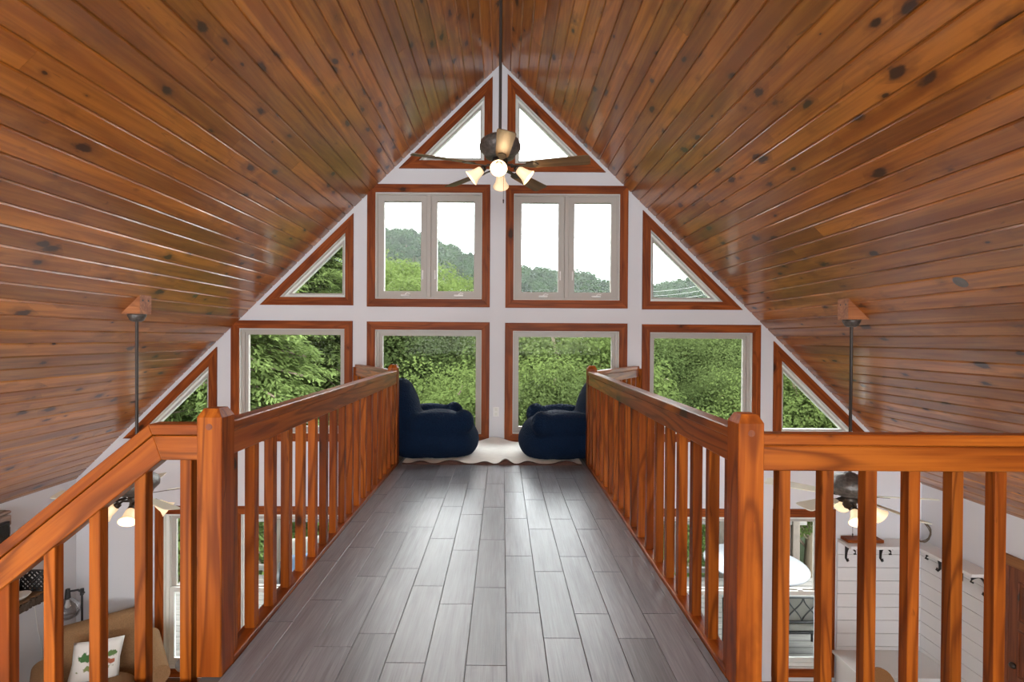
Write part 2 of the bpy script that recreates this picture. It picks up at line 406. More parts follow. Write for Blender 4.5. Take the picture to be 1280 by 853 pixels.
# --- gable wall with its window openings
def rect(x0, y0, x1, y1, d=DW):       # casing outline in pixels -> CCW polygon (X right, Z up)
    xa = (WP(x0, y0, d)[0]+WP(x0, y1, d)[0])/2; xb = (WP(x1, y0, d)[0]+WP(x1, y1, d)[0])/2
    zt = (WP(x0, y0, d)[1]+WP(x1, y0, d)[1])/2; zb = (WP(x0, y1, d)[1]+WP(x1, y1, d)[1])/2
    return [(xa, zb), (xb, zb), (xb, zt), (xa, zt)]
def tri(side, x_in, y_bot, gap):      # right triangle under the roof slope
    xi, zb = WP(x_in, y_bot)
    g = gap/math.cos(R(44.6)); s = 1 if side > 0 else -1
    zt = zroof(xi)-g; xt = XR+s*(ZA-g-zb)/TS
    return [(xi, zb), (xt, zb), (xi, zt)] if s > 0 else [(xt, zb), (xi, zb), (xi, zt)]
CW = .097
specs = []   # (outer polygon, kind, label)
specs.append((tri(-1, 615.3, 212, .045), 'fixed', 'left triangular pine-cased window at the roof peak'))
specs.append((tri(1, 633.8, 215.5, .045), 'fixed', 'right triangular pine-cased window at the roof peak'))
specs.append((rect(459.4, 231.3, 612.6, 384), 'casement', 'pine-cased double casement window showing the round wooded hill'))
specs.append((rect(632, 233, 784.5, 385.5), 'casement', 'pine-cased double casement window showing mostly white sky'))
specs.append((tri(-1, 441.8, 382, .05), 'fixed', 'triangular window beside the casement that shows the round hill'))
specs.append((tri(1, 802.3, 387, .05), 'fixed', 'triangular window with power lines beside the sky casement'))
specs.append((rect(289, 401, 440.7, 552), 'picture', 'square picture window full of pale green conifer boughs'))
specs.append((rect(458.6, 402.6, 611.7, 552.5), 'picture', 'square picture window behind the beanbag chair by the wall outlet'))
specs.append((rect(630.8, 404.2, 783.5, 553), 'picture', 'square picture window behind the beanbag chair with two arms showing'))
specs.append((rect(801.8, 406, 950, 553), 'picture', 'square picture window full of rounded forest crowns'))
specs.append((tri(-1, 271, 549, .05), 'fixed', 'low triangular window under the slope by the stair rail'))
specs.append((tri(1, 966, 553, .05), 'fixed', 'low triangular window under the slope by the landing rail'))
specs.append((rect(193, 633, 272, 848), 'hung', 'tall double-hung window behind the tan armchair'))
specs.append((rect(290, 633.5, 440, 848), 'hung', 'wide double-hung window seen through the catwalk balusters, conifer side'))
specs.append((rect(801, 636.5, 950, 848), 'hung', 'wide double-hung window seen through the catwalk balusters, patio table side'))
specs.append((rect(966, 637, 1044, 848), 'hung', 'tall double-hung window next to the white shiplap corner'))

def wall_with_holes(name, outline, holes, y0, y1, mat):
    bm = bmesh.new(); loops = [outline]+[h[::-1] for h in holes]
    flat = [p for l in loops for p in l]
    tris = tessellate_polygon([[Vector((x, z, 0)) for x, z in l] for l in loops])
    A = [bm.verts.new((x, y0, z)) for x, z in flat]; B = [bm.verts.new((x, y1, z)) for x, z in flat]
    for t in tris:
        try: bm.faces.new([A[i] for i in t]); bm.faces.new([B[i] for i in t][::-1])
        except ValueError: pass
    k = 0
    for l in loops:
        n = len(l)
        for i in range(n): bm.faces.new((A[k+i], A[k+(i+1) % n], B[k+(i+1) % n], B[k+i]))
        k += n
    return tag(obj(name, mesh_from_bm(name, bm, mat)), kind='structure')
zE = ZA-(XE+.15)*TS
outline = [(XR-XE-.15, ZF-.3), (XR+XE+.15, ZF-.3), (XR+XE+.15, zE+.015), (XR, ZA+.02), (XR-XE-.15, zE+.015)]
openings = [inset(s[0], CW-.006) for s in specs]
wall_front = wall_with_holes('wall_front', outline, openings, DW, DW+.17, M['wall'])
wall_front['label'] = 'white gable wall pierced by pine-cased windows'

def casing_boards(poly, parent):
    inn = inset(poly, CW); n = len(poly)
    for i in range(n):
        A, B, a, b = poly[i], poly[(i+1) % n], inn[i], inn[(i+1) % n]
        ux, uz = B[0]-A[0], B[1]-A[1]; l = math.hypot(ux, uz); ang = math.atan2(uz, ux)
        mx, mz = (A[0]+B[0])/2, (A[1]+B[1])/2; ca, sa = math.cos(ang), math.sin(ang)
        loc = lambda p: ((p[0]-mx)*ca+(p[1]-mz)*sa, -(p[0]-mx)*sa+(p[1]-mz)*ca)
        q = [loc(p) for p in (A, B, b, a)]
        bm = bmesh.new(); F = [bm.verts.new((x, -.022, z)) for x, z in q]; K = [bm.verts.new((x, 0, z)) for x, z in q]
        bm.faces.new(F); bm.faces.new(K[::-1])
        for j in range(4): bm.faces.new((F[j], F[(j+1) % 4], K[(j+1) % 4], K[j]))
        bmesh.ops.bevel(bm, geom=[e for e in bm.edges if all(v.co.y < -.01 for v in e.verts)], offset=.003, segments=1, affect='EDGES')
        obj('casing', mesh_from_bm('casing', bm, M['casing']), parent, rel((mx, DW-.0005, mz), parent), (0, -ang, 0))
def pane(poly, y, parent, name='pane'):
    return prism(name, poly, y, y+.006, M['glass'], parent)
for k, (poly, kind, label) in enumerate(specs):
    cx = sum(p[0] for p in poly)/len(poly); zb = min(p[1] for p in poly)
    w = empty('window_%d' % (k+1), (cx, DW, zb)); tag(w, label, kind='structure')
    casing_boards(poly, w)
    op = inset(poly, CW-.006)
    ji = inset(op, .012); ring('jamb', op, ji, DW-.001, DW+.165, M['jamb'], w)
    if kind == 'fixed':
        gi = inset(ji, .045); ring('sash', ji, gi, DW+.06, DW+.12, M['jamb'], w); ring('glazing_bead', inset(ji, .028), gi, DW+.045, DW+.06, M['vinyl'], w); pane(gi, DW+.09, w)
    elif kind == 'picture':
        fi = inset(ji, .035); ring('frame', ji, fi, DW+.05, DW+.13, M['vinyl'], w)
        gi = inset(fi, .032); ring('sash', fi, gi, DW+.07, DW+.12, M['vinyl'], w); pane(gi, DW+.095, w)
    elif kind == 'casement':
        fi = inset(ji, .02); ring('frame', ji, fi, DW+.012, DW+.13, M['vinyl'], w)
        (xa, z0), (xb, _), (_, z1), _ = fi; xm = (xa+xb)/2
        box('mullion', (xm, DW+.07, (z0+z1)/2), (.05, .13, z1-z0), M['vinyl'], w, .004)
        for s, (l, r) in ((-1, (xa, xm-.026)), (1, (xm+.026, xb))):
            so = [(l, z0), (r, z0), (r, z1), (l, z1)]; gi = inset(so, .072)
            sh = ring('sash', so, gi, DW+.03, DW+.1, M['vinyl'], w); pane(gi, DW+.06, w)
            bx = xm+s*.085
            box('sash_lock', (bx-s*.01, DW+.02, z0+.27), (.014, .02, .11), M['white'], w, .004)
            hx = (l+r)/2+.04
            h = box('crank', (hx, DW+.015, z0+.018), (.11, .03, .022), M['white'], w, .006)
            bm = bmesh.new(); tube(bm, [(0, -.02, .012), (.025, -.026, .03), (.06, -.024, .022)], .006); obj('crank_handle', mesh_from_bm('crank_handle', bm, M['white']), h)
    else:
        fi = inset(ji, .035); ring('frame', ji, fi, DW+.04, DW+.14, M['jamb'], w)
        (xa, z0), (xb, _), (_, z1), _ = fi; zm = -1.845
        for (l0, l1, y) in ((z0, zm+.02, DW+.055), (zm-.02, z1, DW+.095)):
            so = [(xa, l0), (xb, l0), (xb, l1), (xa, l1)]; gi = inset(so, .05); ring('sash', so, gi, y, y+.035, M['vinyl'] if l0 > -2 else M['jamb'], w); pane(gi, y+.015, w)
        box('sash_lock', ((xa+xb)/2, DW+.06, zm+.03), (.06, .03, .02), M['white'], w, .004)

# --- side walls, rear wall, floors
def struct(name, c, s, mat, label=None):
    return tag(box(name, c, s, mat), label, kind='structure')
for nm, s in (('wall_left', -1), ('wall_right', 1)):
    x = XR+s*(XE+.075); zt = zroof(XR+s*XE)+.03
    struct(nm, (x, (YB+DW)/2, (ZF-.3+zt)/2), (.15, DW-YB, zt-ZF+.3), M['wall'], 'white knee wall under the %s roof slope' % ('left' if s < 0 else 'right'))
rear_open = [[(-3.0, .75), (3.0, .75), (1.7, 2.85), (-1.7, 2.85)], [(-4.2, -2.4), (4.2, -2.4), (4.2, -.7), (-4.2, -.7)]]  # made-up openings, cut to let extra light in from behind
wall_back = wall_with_holes('wall_back', outline, rear_open, YB, YB+.15, M['wall']); wall_back['label'] = 'white rear gable wall with openings added for light'
struct('floor_lower', (XR, (YB+DW)/2, ZF-.05), (2*XE+.3, DW-YB, .1), M['floorwood'], 'wooden floor of the great room below')

# --- catwalk and loft floor
XL, XRt = -1.03, .84                # floor edges
bm = bmesh.new()
plan = [(-1.11, 1.9), (-1.11, 5.02), (-1.80, DW), (1.66, DW), (.92, 5.02), (.92, 1.82), (4.9, 1.82), (4.9, YB+.1), (-1.42, YB+.1), (-1.42, 1.86), (-1.11, 1.86)]
A = [bm.verts.new((x, y, -.012)) for x, y in plan]; B = [bm.verts.new((x, y, -.28)) for x, y in plan]
bm.faces.new(A); bm.faces.new(B[::-1])
for i in range(len(plan)): bm.faces.new((A[i], A[(i+1) % len(plan)], B[(i+1) % len(plan)], B[i]))
floor = tag(obj('floor', mesh_from_bm('floor', bm, M['grout'])), 'grey wood-look tiled catwalk and window platform', kind='structure')
TW, TL, GAP = .1565, .613, .0022
seams = {-7: 2.25, -6: 2.44, -5: 2.07, -4: 2.165, -3: 1.97, -2: 2.41, -1: 1.957, 0: 2.335, 1: 2.139, 2: 2.33, 3: 2.14, 4: 2.335, 5: 2.14}
cache = {}
for k, s0 in seams.items():
    x0 = max(.023+k*TW, XL+.001); x1 = min(.023+(k+1)*TW, XRt-.001)
    y = s0-4*TL
    while y < DW:
        a, b = max(y, .1), min(y+TL, DW-.002)
        if b-a > .05:
            key = (round(x1-x0, 4), round(b-a, 4))
            if key not in cache:
                bm = bmesh.new(); bm_box(bm, (0, 0, -.006), (x1-x0-GAP, b-a-GAP, .012))
                bmesh.ops.bevel(bm, geom=[e for e in bm.edges if all(v.co.z > -.001 for v in e.verts)], offset=.0012, segments=1, affect='EDGES')
                cache[key] = mesh_from_bm('floor_tile', bm, M['tile'])
            obj('floor_tile', cache[key], floor, ((x0+x1)/2, (a+b)/2, 0))
        y += TL
bx = struct('loft_floor', (2.87, -.92, -.006), (4.05, 5.4, .012), M['tile'], 'tiled loft floor on the camera side of the landing rail')
bx.name = 'floor_loft'

# ------------------------------------------------------------------ railings
NEWEL = .092
def newel_mesh(h, zb=0.0):
    bm = bmesh.new(); a = NEWEL/2; c = .016
    prof = [(a, zb), (a, h-.032), (a*.62, h), ]
    rings = [[bm.verts.new((sx*r, sy*r, z)) for sx, sy in ((-1, -1), (1, -1), (1, 1), (-1, 1))] for r, z in prof]
    for p, q in zip(rings, rings[1:]):
        for i in range(4): bm.faces.new((p[i], p[(i+1) % 4], q[(i+1) % 4], q[i]))
    bm.faces.new(rings[0]); bm.faces.new(rings[-1])
    bmesh.ops.bevel(bm, geom=[e for e in bm.edges if abs(e.verts[0].co.z-e.verts[1].co.z) > .2], offset=.003, segments=1, affect='EDGES')
    return mesh_from_bm('newel_post', bm, M['railZ'])
def newel(x, y, h, parent, plugs=True):
    o = obj('newel_post', newel_mesh(h), parent, rel((x, y, 0), parent))
    if plugs:
        bm = bmesh.new(); cyl(bm, (0, -NEWEL/2-.0015, h-.066), (0, -NEWEL/2+.01, h-.066), .012, seg=14)
        obj('dowel_plug', mesh_from_bm('dowel_plug', bm, M['door']), o)
    return o
RT = .935; CAPH, LOWH = .043, .09; RWID = .066; BAL = .042
bal_cache = {}
def baluster(x, y, z0, z1, parent, rz=0):
    key = round(z1-z0, 3)
    if key not in bal_cache: bal_cache[key] = box_mesh('baluster', (BAL, BAL, z1-z0), M['railZ'], .002)
    return obj('baluster', bal_cache[key], parent, rel((x, y, (z0+z1)/2), parent), (0, 0, rz))
def level_rail(p0, p1, parent, top=RT, n=None, curb=True, zb=.02, margin=.1):
    p0, p1 = Vector((*p0, 0)), Vector((*p1, 0)); d = p1-p0; u = d.normalized(); rz = math.atan2(u.y, u.x)
    up = Vector((0, 0, 1))
    beam('cap_rail', p0+up*(top-CAPH/2), p1+up*(top-CAPH/2), RWID, CAPH-.003, M['railX'], parent)
    beam('lower_rail', p0+up*(top-CAPH-LOWH/2), p1+up*(top-CAPH-LOWH/2), RWID-.012, LOWH, M['railX'], parent)
    if curb: beam('curb', p0+up*.004, p1+up*.004, .07, .034, M['railX'], parent, .003)
    for i in range(n):
        p = p0+u*(margin+(d.length-2*margin)*i/(n-1)); baluster(p.x, p.y, zb, top-CAPH-LOWH+.004, parent, rz)
LX, RX = -1.066, .876
LN = (LX-.01, 1.925); RN = (RX+.01, 1.86); LF = (LX-.012, 5.08); RF = (RX+.012, 5.08)
r1 = empty('catwalk_railing', (LX, 3.5, 0)); tag(r1, 'pine railing along the left side of the tiled catwalk', 'railing', 'catwalk railings')
newel(*LN, .99, r1); newel(*LF, .99, r1)
level_rail((LX, LN[1]+NEWEL/2), (LX, LF[1]-NEWEL/2), r1, n=18, margin=.035)
r2 = empty('catwalk_railing', (RX, 3.5, 0)); tag(r2, 'pine railing along the right side of the tiled catwalk', 'railing', 'catwalk railings')
newel(*RN, .99, r2); newel(*RF, .99, r2)
level_rail((RX, RN[1]+NEWEL/2), (RX, RF[1]-NEWEL/2), r2, n=18, margin=.035)
# landing rail on the right (level, runs to the right wall of the loft)
r3 = empty('landing_railing', (2.4, 1.86, 0)); tag(r3, 'level pine landing railing with wide-set square balusters', 'railing')
up = Vector((0, 0, 1)); ya = 1.862
beam('cap_rail', (RN[0]+NEWEL/2, ya, .920-CAPH/2), (4.6, ya, .920-CAPH/2), RWID, CAPH-.003, M['railX'], r3)
beam('lower_rail', (RN[0]+NEWEL/2, ya, .920-CAPH-LOWH/2), (4.6, ya, .920-CAPH-LOWH/2), RWID-.004, LOWH, M['railX'], r3)
beam('bottom_plate', (RN[0]+NEWEL/2, ya, -.045), (4.6, ya, -.045), .07, .036, M['railX'], r3)
for i in range(22):
    x = 1.021+.156*i
    baluster(x, ya, -.03, .920-CAPH-LOWH+.004, r3)
newel(4.64, ya, .99, r3, False)
# splayed end rails against the window wall
for nm, F, sx, lab in (('platform_railing', LF, -1, 'short splayed pine railing beside the beanbag under the hill window'), ('platform_railing', RF, 1, 'short splayed pine railing beside the beanbag near the round crowns window')):
    q = Vector((-1.76 if sx < 0 else 1.64, DW-.02, 0)); p = Vector((F[0], F[1], 0)); u = (q-p).normalized()
    r = empty(nm, ((p.x+q.x)/2, (p.y+q.y)/2, 0)); tag(r, lab, 'railing', 'splayed platform railings')
    a = p+u*(NEWEL*.62); b = q-u*.045
    level_rail((a.x, a.y), (b.x, b.y), r, n=8, margin=.09)
    obj('half_post', box_mesh('half_post', (.05, .066, .9), M['railZ'], .003), r, rel((q.x, q.y-.012, .45), r), (0, 0, math.atan2(u.y, u.x)))
# stair rail on the left: short level piece, then down with the stairs
r4 = empty('stair_railing', (-2.2, 1.925, 0)); tag(r4, 'pine stair railing sloping down from the newel with a mitred bend', 'railing')
yl = LN[1]-.002; xk = WP(187, 540, 1.9)[0]; sl = .815; lt = RT-.004
def strip(name, pts, w, mat):
    o = prism(name, pts, yl-w/2, yl+w/2, mat, r4); return o
def rail_piece(name, zt, zb, w):
    x1 = LN[0]-NEWEL/2
    # mitre line: bisector between the level and the sloped run
    ang = math.atan(sl); k = math.tan(ang/2)
    xt, xb = xk, xk+(zt-zb)*k*0+ (lt-zb)*k; xt = xk+(lt-zt)*k
    xm = (x1+xt)/2
    bm = bmesh.new()
    def poly(pts, cxy, rot):
        m = bmesh.new(); ca, sa = math.cos(rot), math.sin(rot)
        q = [((x-cxy[0])*ca+(z-cxy[1])*sa, -(x-cxy[0])*sa+(z-cxy[1])*ca) for x, z in pts]
        A = [m.verts.new((x, -w/2, z)) for x, z in q]; B = [m.verts.new((x, w/2, z)) for x, z in q]
        m.faces.new(A); m.faces.new(B[::-1])
        for i in range(4): m.faces.new((A[i], A[(i+1) % 4], B[(i+1) % 4], B[i]))
        bmesh.ops.bevel(m, geom=m.edges[:], offset=.003, segments=1, affect='EDGES')
        obj(name, mesh_from_bm(name, m, M['railX']), r4, rel((cxy[0], yl, cxy[1]), r4), (0, -rot, 0))
    poly([(xb, zb), (x1, zb), (x1, zt), (xt, zt)], ((xt+x1)/2, (zt+zb)/2), 0)
    L_ = 2.6
    poly([(xb-L_, zb-L_*sl), (xb, zb), (xt, zt), (xt-L_, zt-L_*sl)], (xk-L_/2, (zt+zb)/2-L_/2*sl), ang)
rail_piece('cap_rail', lt, lt-CAPH+.003, RWID)
rail_piece('lower_rail', lt-CAPH, lt-CAPH-LOWH, RWID-.004)
zl0 = lt-CAPH-LOWH
ang = math.atan(sl); xbend = xk+(lt-zl0)*math.tan(ang/2)
for i in range(15):
    x = WP(230, 700, 1.9)[0]-.1695*i
    ztop = zl0+.012 if x > xbend else zl0-(xbend-x)*sl+.02
    zbot = -.12 if x > -1.35 else -.03-(-1.35-x)*sl
    baluster(x, yl, zbot, ztop, r4)
st = empty('staircase', (-2.6, 1.4, ZF)); tag(st, 'pine staircase descending from the landing to the great room', 'staircase')
for i in range(14):
    x = -1.42-.235*(i+.5); z = -.2*(i+1)
    box('tread', (x, 1.42, z), (.26, .94, .035), M['railX'], st, .004)
    if z-.2 < ZF+.1: break
for yy in (1.925, .95):
    L_ = 3.3; a = math.atan2(.2, .235)
    beam('stringer', (-1.40, yy, -.17), (-1.42-.235*13.2, yy, -.2*13.4+.1), .045, .26, M['railX'], st)

# ------------------------------------------------------------------ ceiling fans
def make_fan(loc, ztop, blade_mat, body_mat, label, tilt_angles, R_=.68, wedge=0, kit_rot=0.0, blade_z=-.085, group='ceiling fans'):
    f = empty('ceiling_fan', loc); tag(f, label, 'ceiling fan', group)
    rod_top = ztop-loc[2]
    bm = bmesh.new(); cyl(bm, (0, 0, .1), (0, 0, rod_top), .0125, seg=12); obj('downrod', mesh_from_bm('downrod', bm, M['rod'], False), f)
    lathe_obj('canopy', [(0, rod_top+.01), (.068, rod_top+.01), (.07, rod_top-.005), (.05, rod_top-.045), (.03, rod_top-.055), (0, rod_top-.055)], M['pewter'], f)
    if wedge:
        s = wedge                      # +1 roof falls to +X, -1 to -X
        a, h = .10, .2; xb = -s*a
        zc = loc[2]+rod_top+.01
        x_in = loc[0]-s*.075; z_in = zroof(x_in); x_out = XR+s*(ZA-zc)/TS
        pts = [(x_in, zc), (x_out, zc), (x_in, z_in)] if s > 0 else [(x_out, zc), (x_in, zc), (x_in, z_in)]
        wd = prism('mounting_block', pts, loc[1]-.07, loc[1]+.07, M['block'], f)
        for dy in (-.035, .035):
            bm = bmesh.new(); xx = x_in-loc[0]; cyl(bm, (xx-s*.001, dy, (z_in-zc)*.72+rod_top+.01), (xx+s*.01, dy, (z_in-zc)*.72+rod_top+.01), .008, seg=10)
            obj('screw_hole', mesh_from_bm('screw_hole', bm, M['slot']), wd)
    lathe_obj('motor_housing', [(0, .115), (.04, .115), (.05, .1), (.11, .09), (.155, .06), (.17, .02), (.168, -.01), (.14, -.04), (.125, -.055), (.12, -.075), (.07, -.085), (0, -.085)], body_mat, f, seg=28)
    lathe_obj('light_kit', [(0, -.08), (.06, -.085), (.065, -.12), (.05, -.15), (.055, -.17), (.04, -.195), (.012, -.205), (0, -.22)], M['bronze'], f)
    zb = blade_z
    for a in tilt_angles:
        b = obj('blade', None, f) if False else empty_blade(f, a, zb, R_, blade_mat)
    for k in range(4):
        a = kit_rot+k*math.pi/2; d = Vector((math.cos(a), math.sin(a), 0))
        arm_p = [d*.05+Vector((0, 0, -.14)), d*.1+Vector((0, 0, -.135)), d*.125+Vector((0, 0, -.155))]
        bm = bmesh.new(); tube(bm, arm_p, .01, 8); m0 = bm
        dirv = (d*.78+Vector((0, 0, -.62))).normalized()
        q = dirv.to_track_quat('-Z', 'Y')
        cyl(bm, arm_p[-1], arm_p[-1]+dirv*.035, .024, .028, seg=12)
        arm = obj('lamp_arm', mesh_from_bm('lamp_arm', bm, M['bronze'], True), f)
        prof = [(.026, 0), (.034, -.012), (.040, -.045), (.046, -.075), (.062, -.105), (.068, -.115), (.064, -.115), (.056, -.1), (.041, -.072), (.035, -.043), (.029, -.012), (.02, -.003)]
        sh = lathe_obj('lamp_shade', prof, M['shade'], f, arm_p[-1]+dirv*.028, q.to_euler(), seg=24, close=True)
        lathe_obj('bulb', [(0, -.01), (.014, -.012), (.016, -.03), (.026, -.055), (.024, -.075), (.012, -.088), (0, -.09)], M['bulb'], sh, seg=14)
        ld = bpy.data.lights.new('fan_lamp', 'POINT'); ld.energy = 1.3; ld.color = (1, .7, .38); ld.shadow_soft_size = .03
        lo = bpy.data.objects.new('fan_lamp', ld); lo.location = (0, 0, -.13); link(lo, sh)
    bm = bmesh.new(); tube(bm, [(.03, 0, -.2), (.03, 0, -.42)], .0018, 5); cyl(bm, (.03, 0, -.42), (.03, 0, -.45), .006, .004, 8)
    obj('pull_chain', mesh_from_bm('pull_chain', bm, M['bronze']), f)
    return f
def empty_blade(f, a, zb, R_, mat):
    pitch = R(-12)
    m = Matrix.Rotation(a, 4, 'Z') @ Matrix.Translation((0, 0, zb)) @ Matrix.Rotation(pitch, 4, 'X')
    bm = bmesh.new(); r0, r1, wa, wb = .22, R_, .052, .068
    out = [(r0, -wa*.5), (r0+.02, -wa*.85), (r0+.06, -wa), (r1-.03, -wb), (r1-.008, -wb*.9), (r1, -wb*.6), (r1, wb*.6), (r1-.008, wb*.9), (r1-.03, wb), (r0+.06, wa), (r0+.02, wa*.85), (r0, wa*.5)]
    A = [bm.verts.new((x, y, .003)) for x, y in out]; B = [bm.verts.new((x, y, -.003)) for x, y in out]
    bm.faces.new(A); bm.faces.new(B[::-1]); n = len(out)
    for i in range(n): bm.faces.new((A[i], A[(i+1) % n], B[(i+1) % n], B[i]))
    o = obj('blade', mesh_from_bm('blade', bm, mat), f); o.matrix_local = m
    bm = bmesh.new(); ot = [(.09, -.018), (.2, -.014), (.25, -.035), (.3, -.03), (.325, 0), (.3, .03), (.25, .035), (.2, .014), (.09, .018)]
    A = [bm.verts.new((x, y, -.0035)) for x, y in ot]; B = [bm.verts.new((x, y, -.009)) for x, y in ot]
    bm.faces.new(A); bm.faces.new(B[::-1]); n = len(ot)
    for i in range(n): bm.faces.new((A[i], A[(i+1) % n], B[(i+1) % n], B[i]))
    obj('blade_iron', mesh_from_bm('blade_iron', bm, M['bronze']), o)
    return o
FD = 4.2
fz = CZ+(VY-186)/FPX*FD
make_fan((WP(625, 186, FD)[0], FD, fz), zroof(XR)-.05, M['blade'], M['pewter'], 'lit ceiling fan with brown wood blades hanging from the ridge',
         [R(a) for a in (-14, 58, 130, 202, 274)], .73, kit_rot=R(-92), blade_z=-.15)
lf = P3(170, 606, 4.37); zl = P3(169, 393, 4.40).z-.01
make_fan(tuple(lf), zl, M['cream_blade'], M['pewter'], 'lit cream-bladed ceiling fan hanging beyond the stair rail', [R(a) for a in (-34, 38, 110, 182, 254)], .68, wedge=-1, kit_rot=R(20))
rf = P3(1063, 608, 4.47); zr = P3(1066, 400, 4.5).z-.01
make_fan(tuple(rf), zr, M['cream_blade'], M['pewter'], 'lit cream-bladed ceiling fan hanging beyond the landing rail', [R(a) for a in (-8, 64, 136, 208, 280)], .68, wedge=1, kit_rot=R(-110))

# ------------------------------------------------------------------ platform: rug, beanbags, outlet
def rug():
    nx, ny = 90, 26; x0, x1, y0, y1 = -.99, .80, 5.075, 6.14
    root = empty('hide_rug', (0, 5.6, 0)); tag(root, 'cream rug with curling reddish edges on the window platform', 'rug')
    def hz(x, y):
        e0 = max(0, 1-(y-y0)/.14)**2; e1 = max(0, 1-(y1-y)/.12)**2
        w = (.5+.5*math.sin(x*23.0+.4+1.2*math.sin(x*6)))**1.3*.05*(.35+.65*(.5+.5*math.sin(x*9.3+.9)))
        w2 = (.5+.5*math.sin(x*10+2.4))**1.5*.055
        return .012+e0*w+e1*w2
    for nm, mat, off in (('pile', 'rug', 0), ('backing', 'rugback', -.008)):
        bm = bmesh.new(); g = [[bm.verts.new((x0+(x1-x0)*i/nx, y0+(y1-y0)*j/ny-5.6+(.012 if off else 0)*(1 if j == ny else (-1 if j == 0 else 0)), max(.0015, hz(x0+(x1-x0)*i/nx, y0+(y1-y0)*j/ny)+off))) for i in range(nx+1)] for j in range(ny+1)]
        for j in range(ny):
            for i in range(nx): bm.faces.new((g[j][i], g[j][i+1], g[j+1][i+1], g[j+1][i]))
        if nm == 'backing':            # turned-down hem along the two wavy edges
            for j in (0, ny):
                lo = [bm.verts.new((v.co.x, v.co.y+(-.006 if j == 0 else .006), .0008)) for v in g[j]]
                for i in range(nx): bm.faces.new((g[j][i], g[j][i+1], lo[i+1], lo[i]))
        obj(nm, mesh_from_bm(nm, bm, M[mat], True), root)
M['rug'] = plain('cream_pile', (.8, .78, .73), .9, noise=.12, nscale=14, bump=.3)
M['rugback'] = plain('rug_backing', (.075, .035, .026), .9, noise=.6, nscale=60)
rug()
def beanbag(loc, rz, label):
    S = .93
    parts = [((.12, 0, .25), (.44, .44, .27)), ((.29, 0, .21), (.3, .41, .225)), ((.3, 0, .33), (.24, .36, .13)),      # base and seat bulge (faces +x)
             ((-.12, 0, .25), (.36, .42, .25)),
             ((-.28, 0, .5), (.2, .36, .36), (0, R(-10), 0)), ((-.3, 0, .66), (.16, .29, .2), (0, R(-10), 0)),
             ((.08, .35, .42), (.37, .125, .125), (0, R(3), 0)), ((.08, -.35, .42), (.37, .125, .125), (0, R(3), 0)),
             ((.35, .35, .43), (.12, .135, .125)), ((.35, -.35, .43), (.12, .135, .125))]
    me = blob_mesh('beanbag_chair', parts, M['beanbag'], .024, 4)
    zmin = min(v.co.z for v in me.vertices)
    for v in me.vertices:
        if v.co.z < .03: v.co.z = .03*.3+v.co.z*.7
        v.co.z -= 0
    for v in me.vertices:
        z = (v.co.z-zmin-.08)*1.1
        v.co = (v.co.x*S, v.co.y*S, (z if z > 0 else z*.08)*S)
    zmin = min(v.co.z for v in me.vertices)
    o = obj('beanbag_chair', me, None, (loc[0], loc[1], .014-zmin), (0, 0, rz))
    tag(o, label, 'beanbag chair', 'navy beanbag chairs on the platform')
beanbag((-.79, 5.51, 0), R(14), 'navy fleece beanbag armchair under the hill window, one arm hiding the other')
beanbag((.72, 5.51, 0), R(180+2), 'navy fleece beanbag armchair with both arms showing, back against the newel')
ox, oz = WP(620, 515)
r = empty('wall_outlet', (ox, DW, oz)); tag(r, 'white wall outlet on the narrow wall between the picture windows', 'outlet')
box('cover_plate', (ox, DW-.004, oz), (.07, .008, .115), M['white'], r, .002)
for dz in (-.027, .027): box('receptacle', (ox, DW-.0085, oz+dz), (.032, .004, .034), M['jamb'], r, .001)

# ------------------------------------------------------------------ great room below, right corner: shiplap, shelf, bench, door
XWR = XR+XE
zs = -1.15
lap = empty('shiplap_panelling', (XWR-.3, DW, ZF)); tag(lap, 'white horizontal shiplap boards in the shelf corner', 'panelling')
xsl = WP(1047, 700)[0]; bh = .16
for i in range(int((zs-ZF)/bh)+1):
    zt = zs-.03-i*bh; zb = max(zt-bh+.005, ZF)
    if zt-zb < .02: continue
    box('shiplap_board', ((xsl+XWR)/2, DW-.009, (zt+zb)/2), (XWR-xsl, .016, zt-zb), M['shiplap'], lap, .002)
    box('shiplap_board', (XWR-.009, (5.2+DW)/2-.01, (zt+zb)/2), (.016, DW-5.2-.02, zt-zb), M['shiplap'], lap, .002)
shf = empty('corner_shelf', (XWR-.3, DW-.3, zs)); tag(shf, 'white painted shelf wrapping the shiplap corner on iron brackets', 'shelf')
box('shelf_board', ((xsl+XWR)/2, DW-.125, zs-.0175), (XWR-xsl-.002, .25, .035), M['shelf'], shf, .003)
box('shelf_board', (XWR-.125, (5.26+DW-.25)/2, zs-.0175), (.25, DW-.25-5.26, .035), M['shelf'], shf, .003)
bmB = bmesh.new()   # bracket, wall at local +y, curls toward -y
tube(bmB, [(0, -.006, -.005), (0, -.006, -.2)], .012, 6); tube(bmB, [(0, -.006, -.006), (0, -.2, -.006)], .011, 6)
tube(bmB, [(0, -.01, -.19)]+[(0, -.1+.09*math.cos(t), -.19+.165*math.sin(t)*1.0) for t in [i*math.pi/2/8 for i in range(9)]][::1]+[(0, -.13, -.03), (0, -.165, -.045), (0, -.175, -.075), (0, -.15, -.085)], .011, 6)
tube(bmB, [(0, -.012, -.2), (0, -.035, -.22), (0, -.05, -.205), (0, -.04, -.185)], .011, 6)
brk = mesh_from_bm('bracket', bmB, M['black'], True)
for px in (1057, 1100, 1128): obj('bracket', brk, shf, rel((WP(px, 690)[0], DW-.018, zs-.035), shf))
for yy in (5.33, 5.62, 5.9): obj('bracket', brk, shf, rel((XWR-.018, yy, zs-.035), shf), (0, 0, R(-90)))
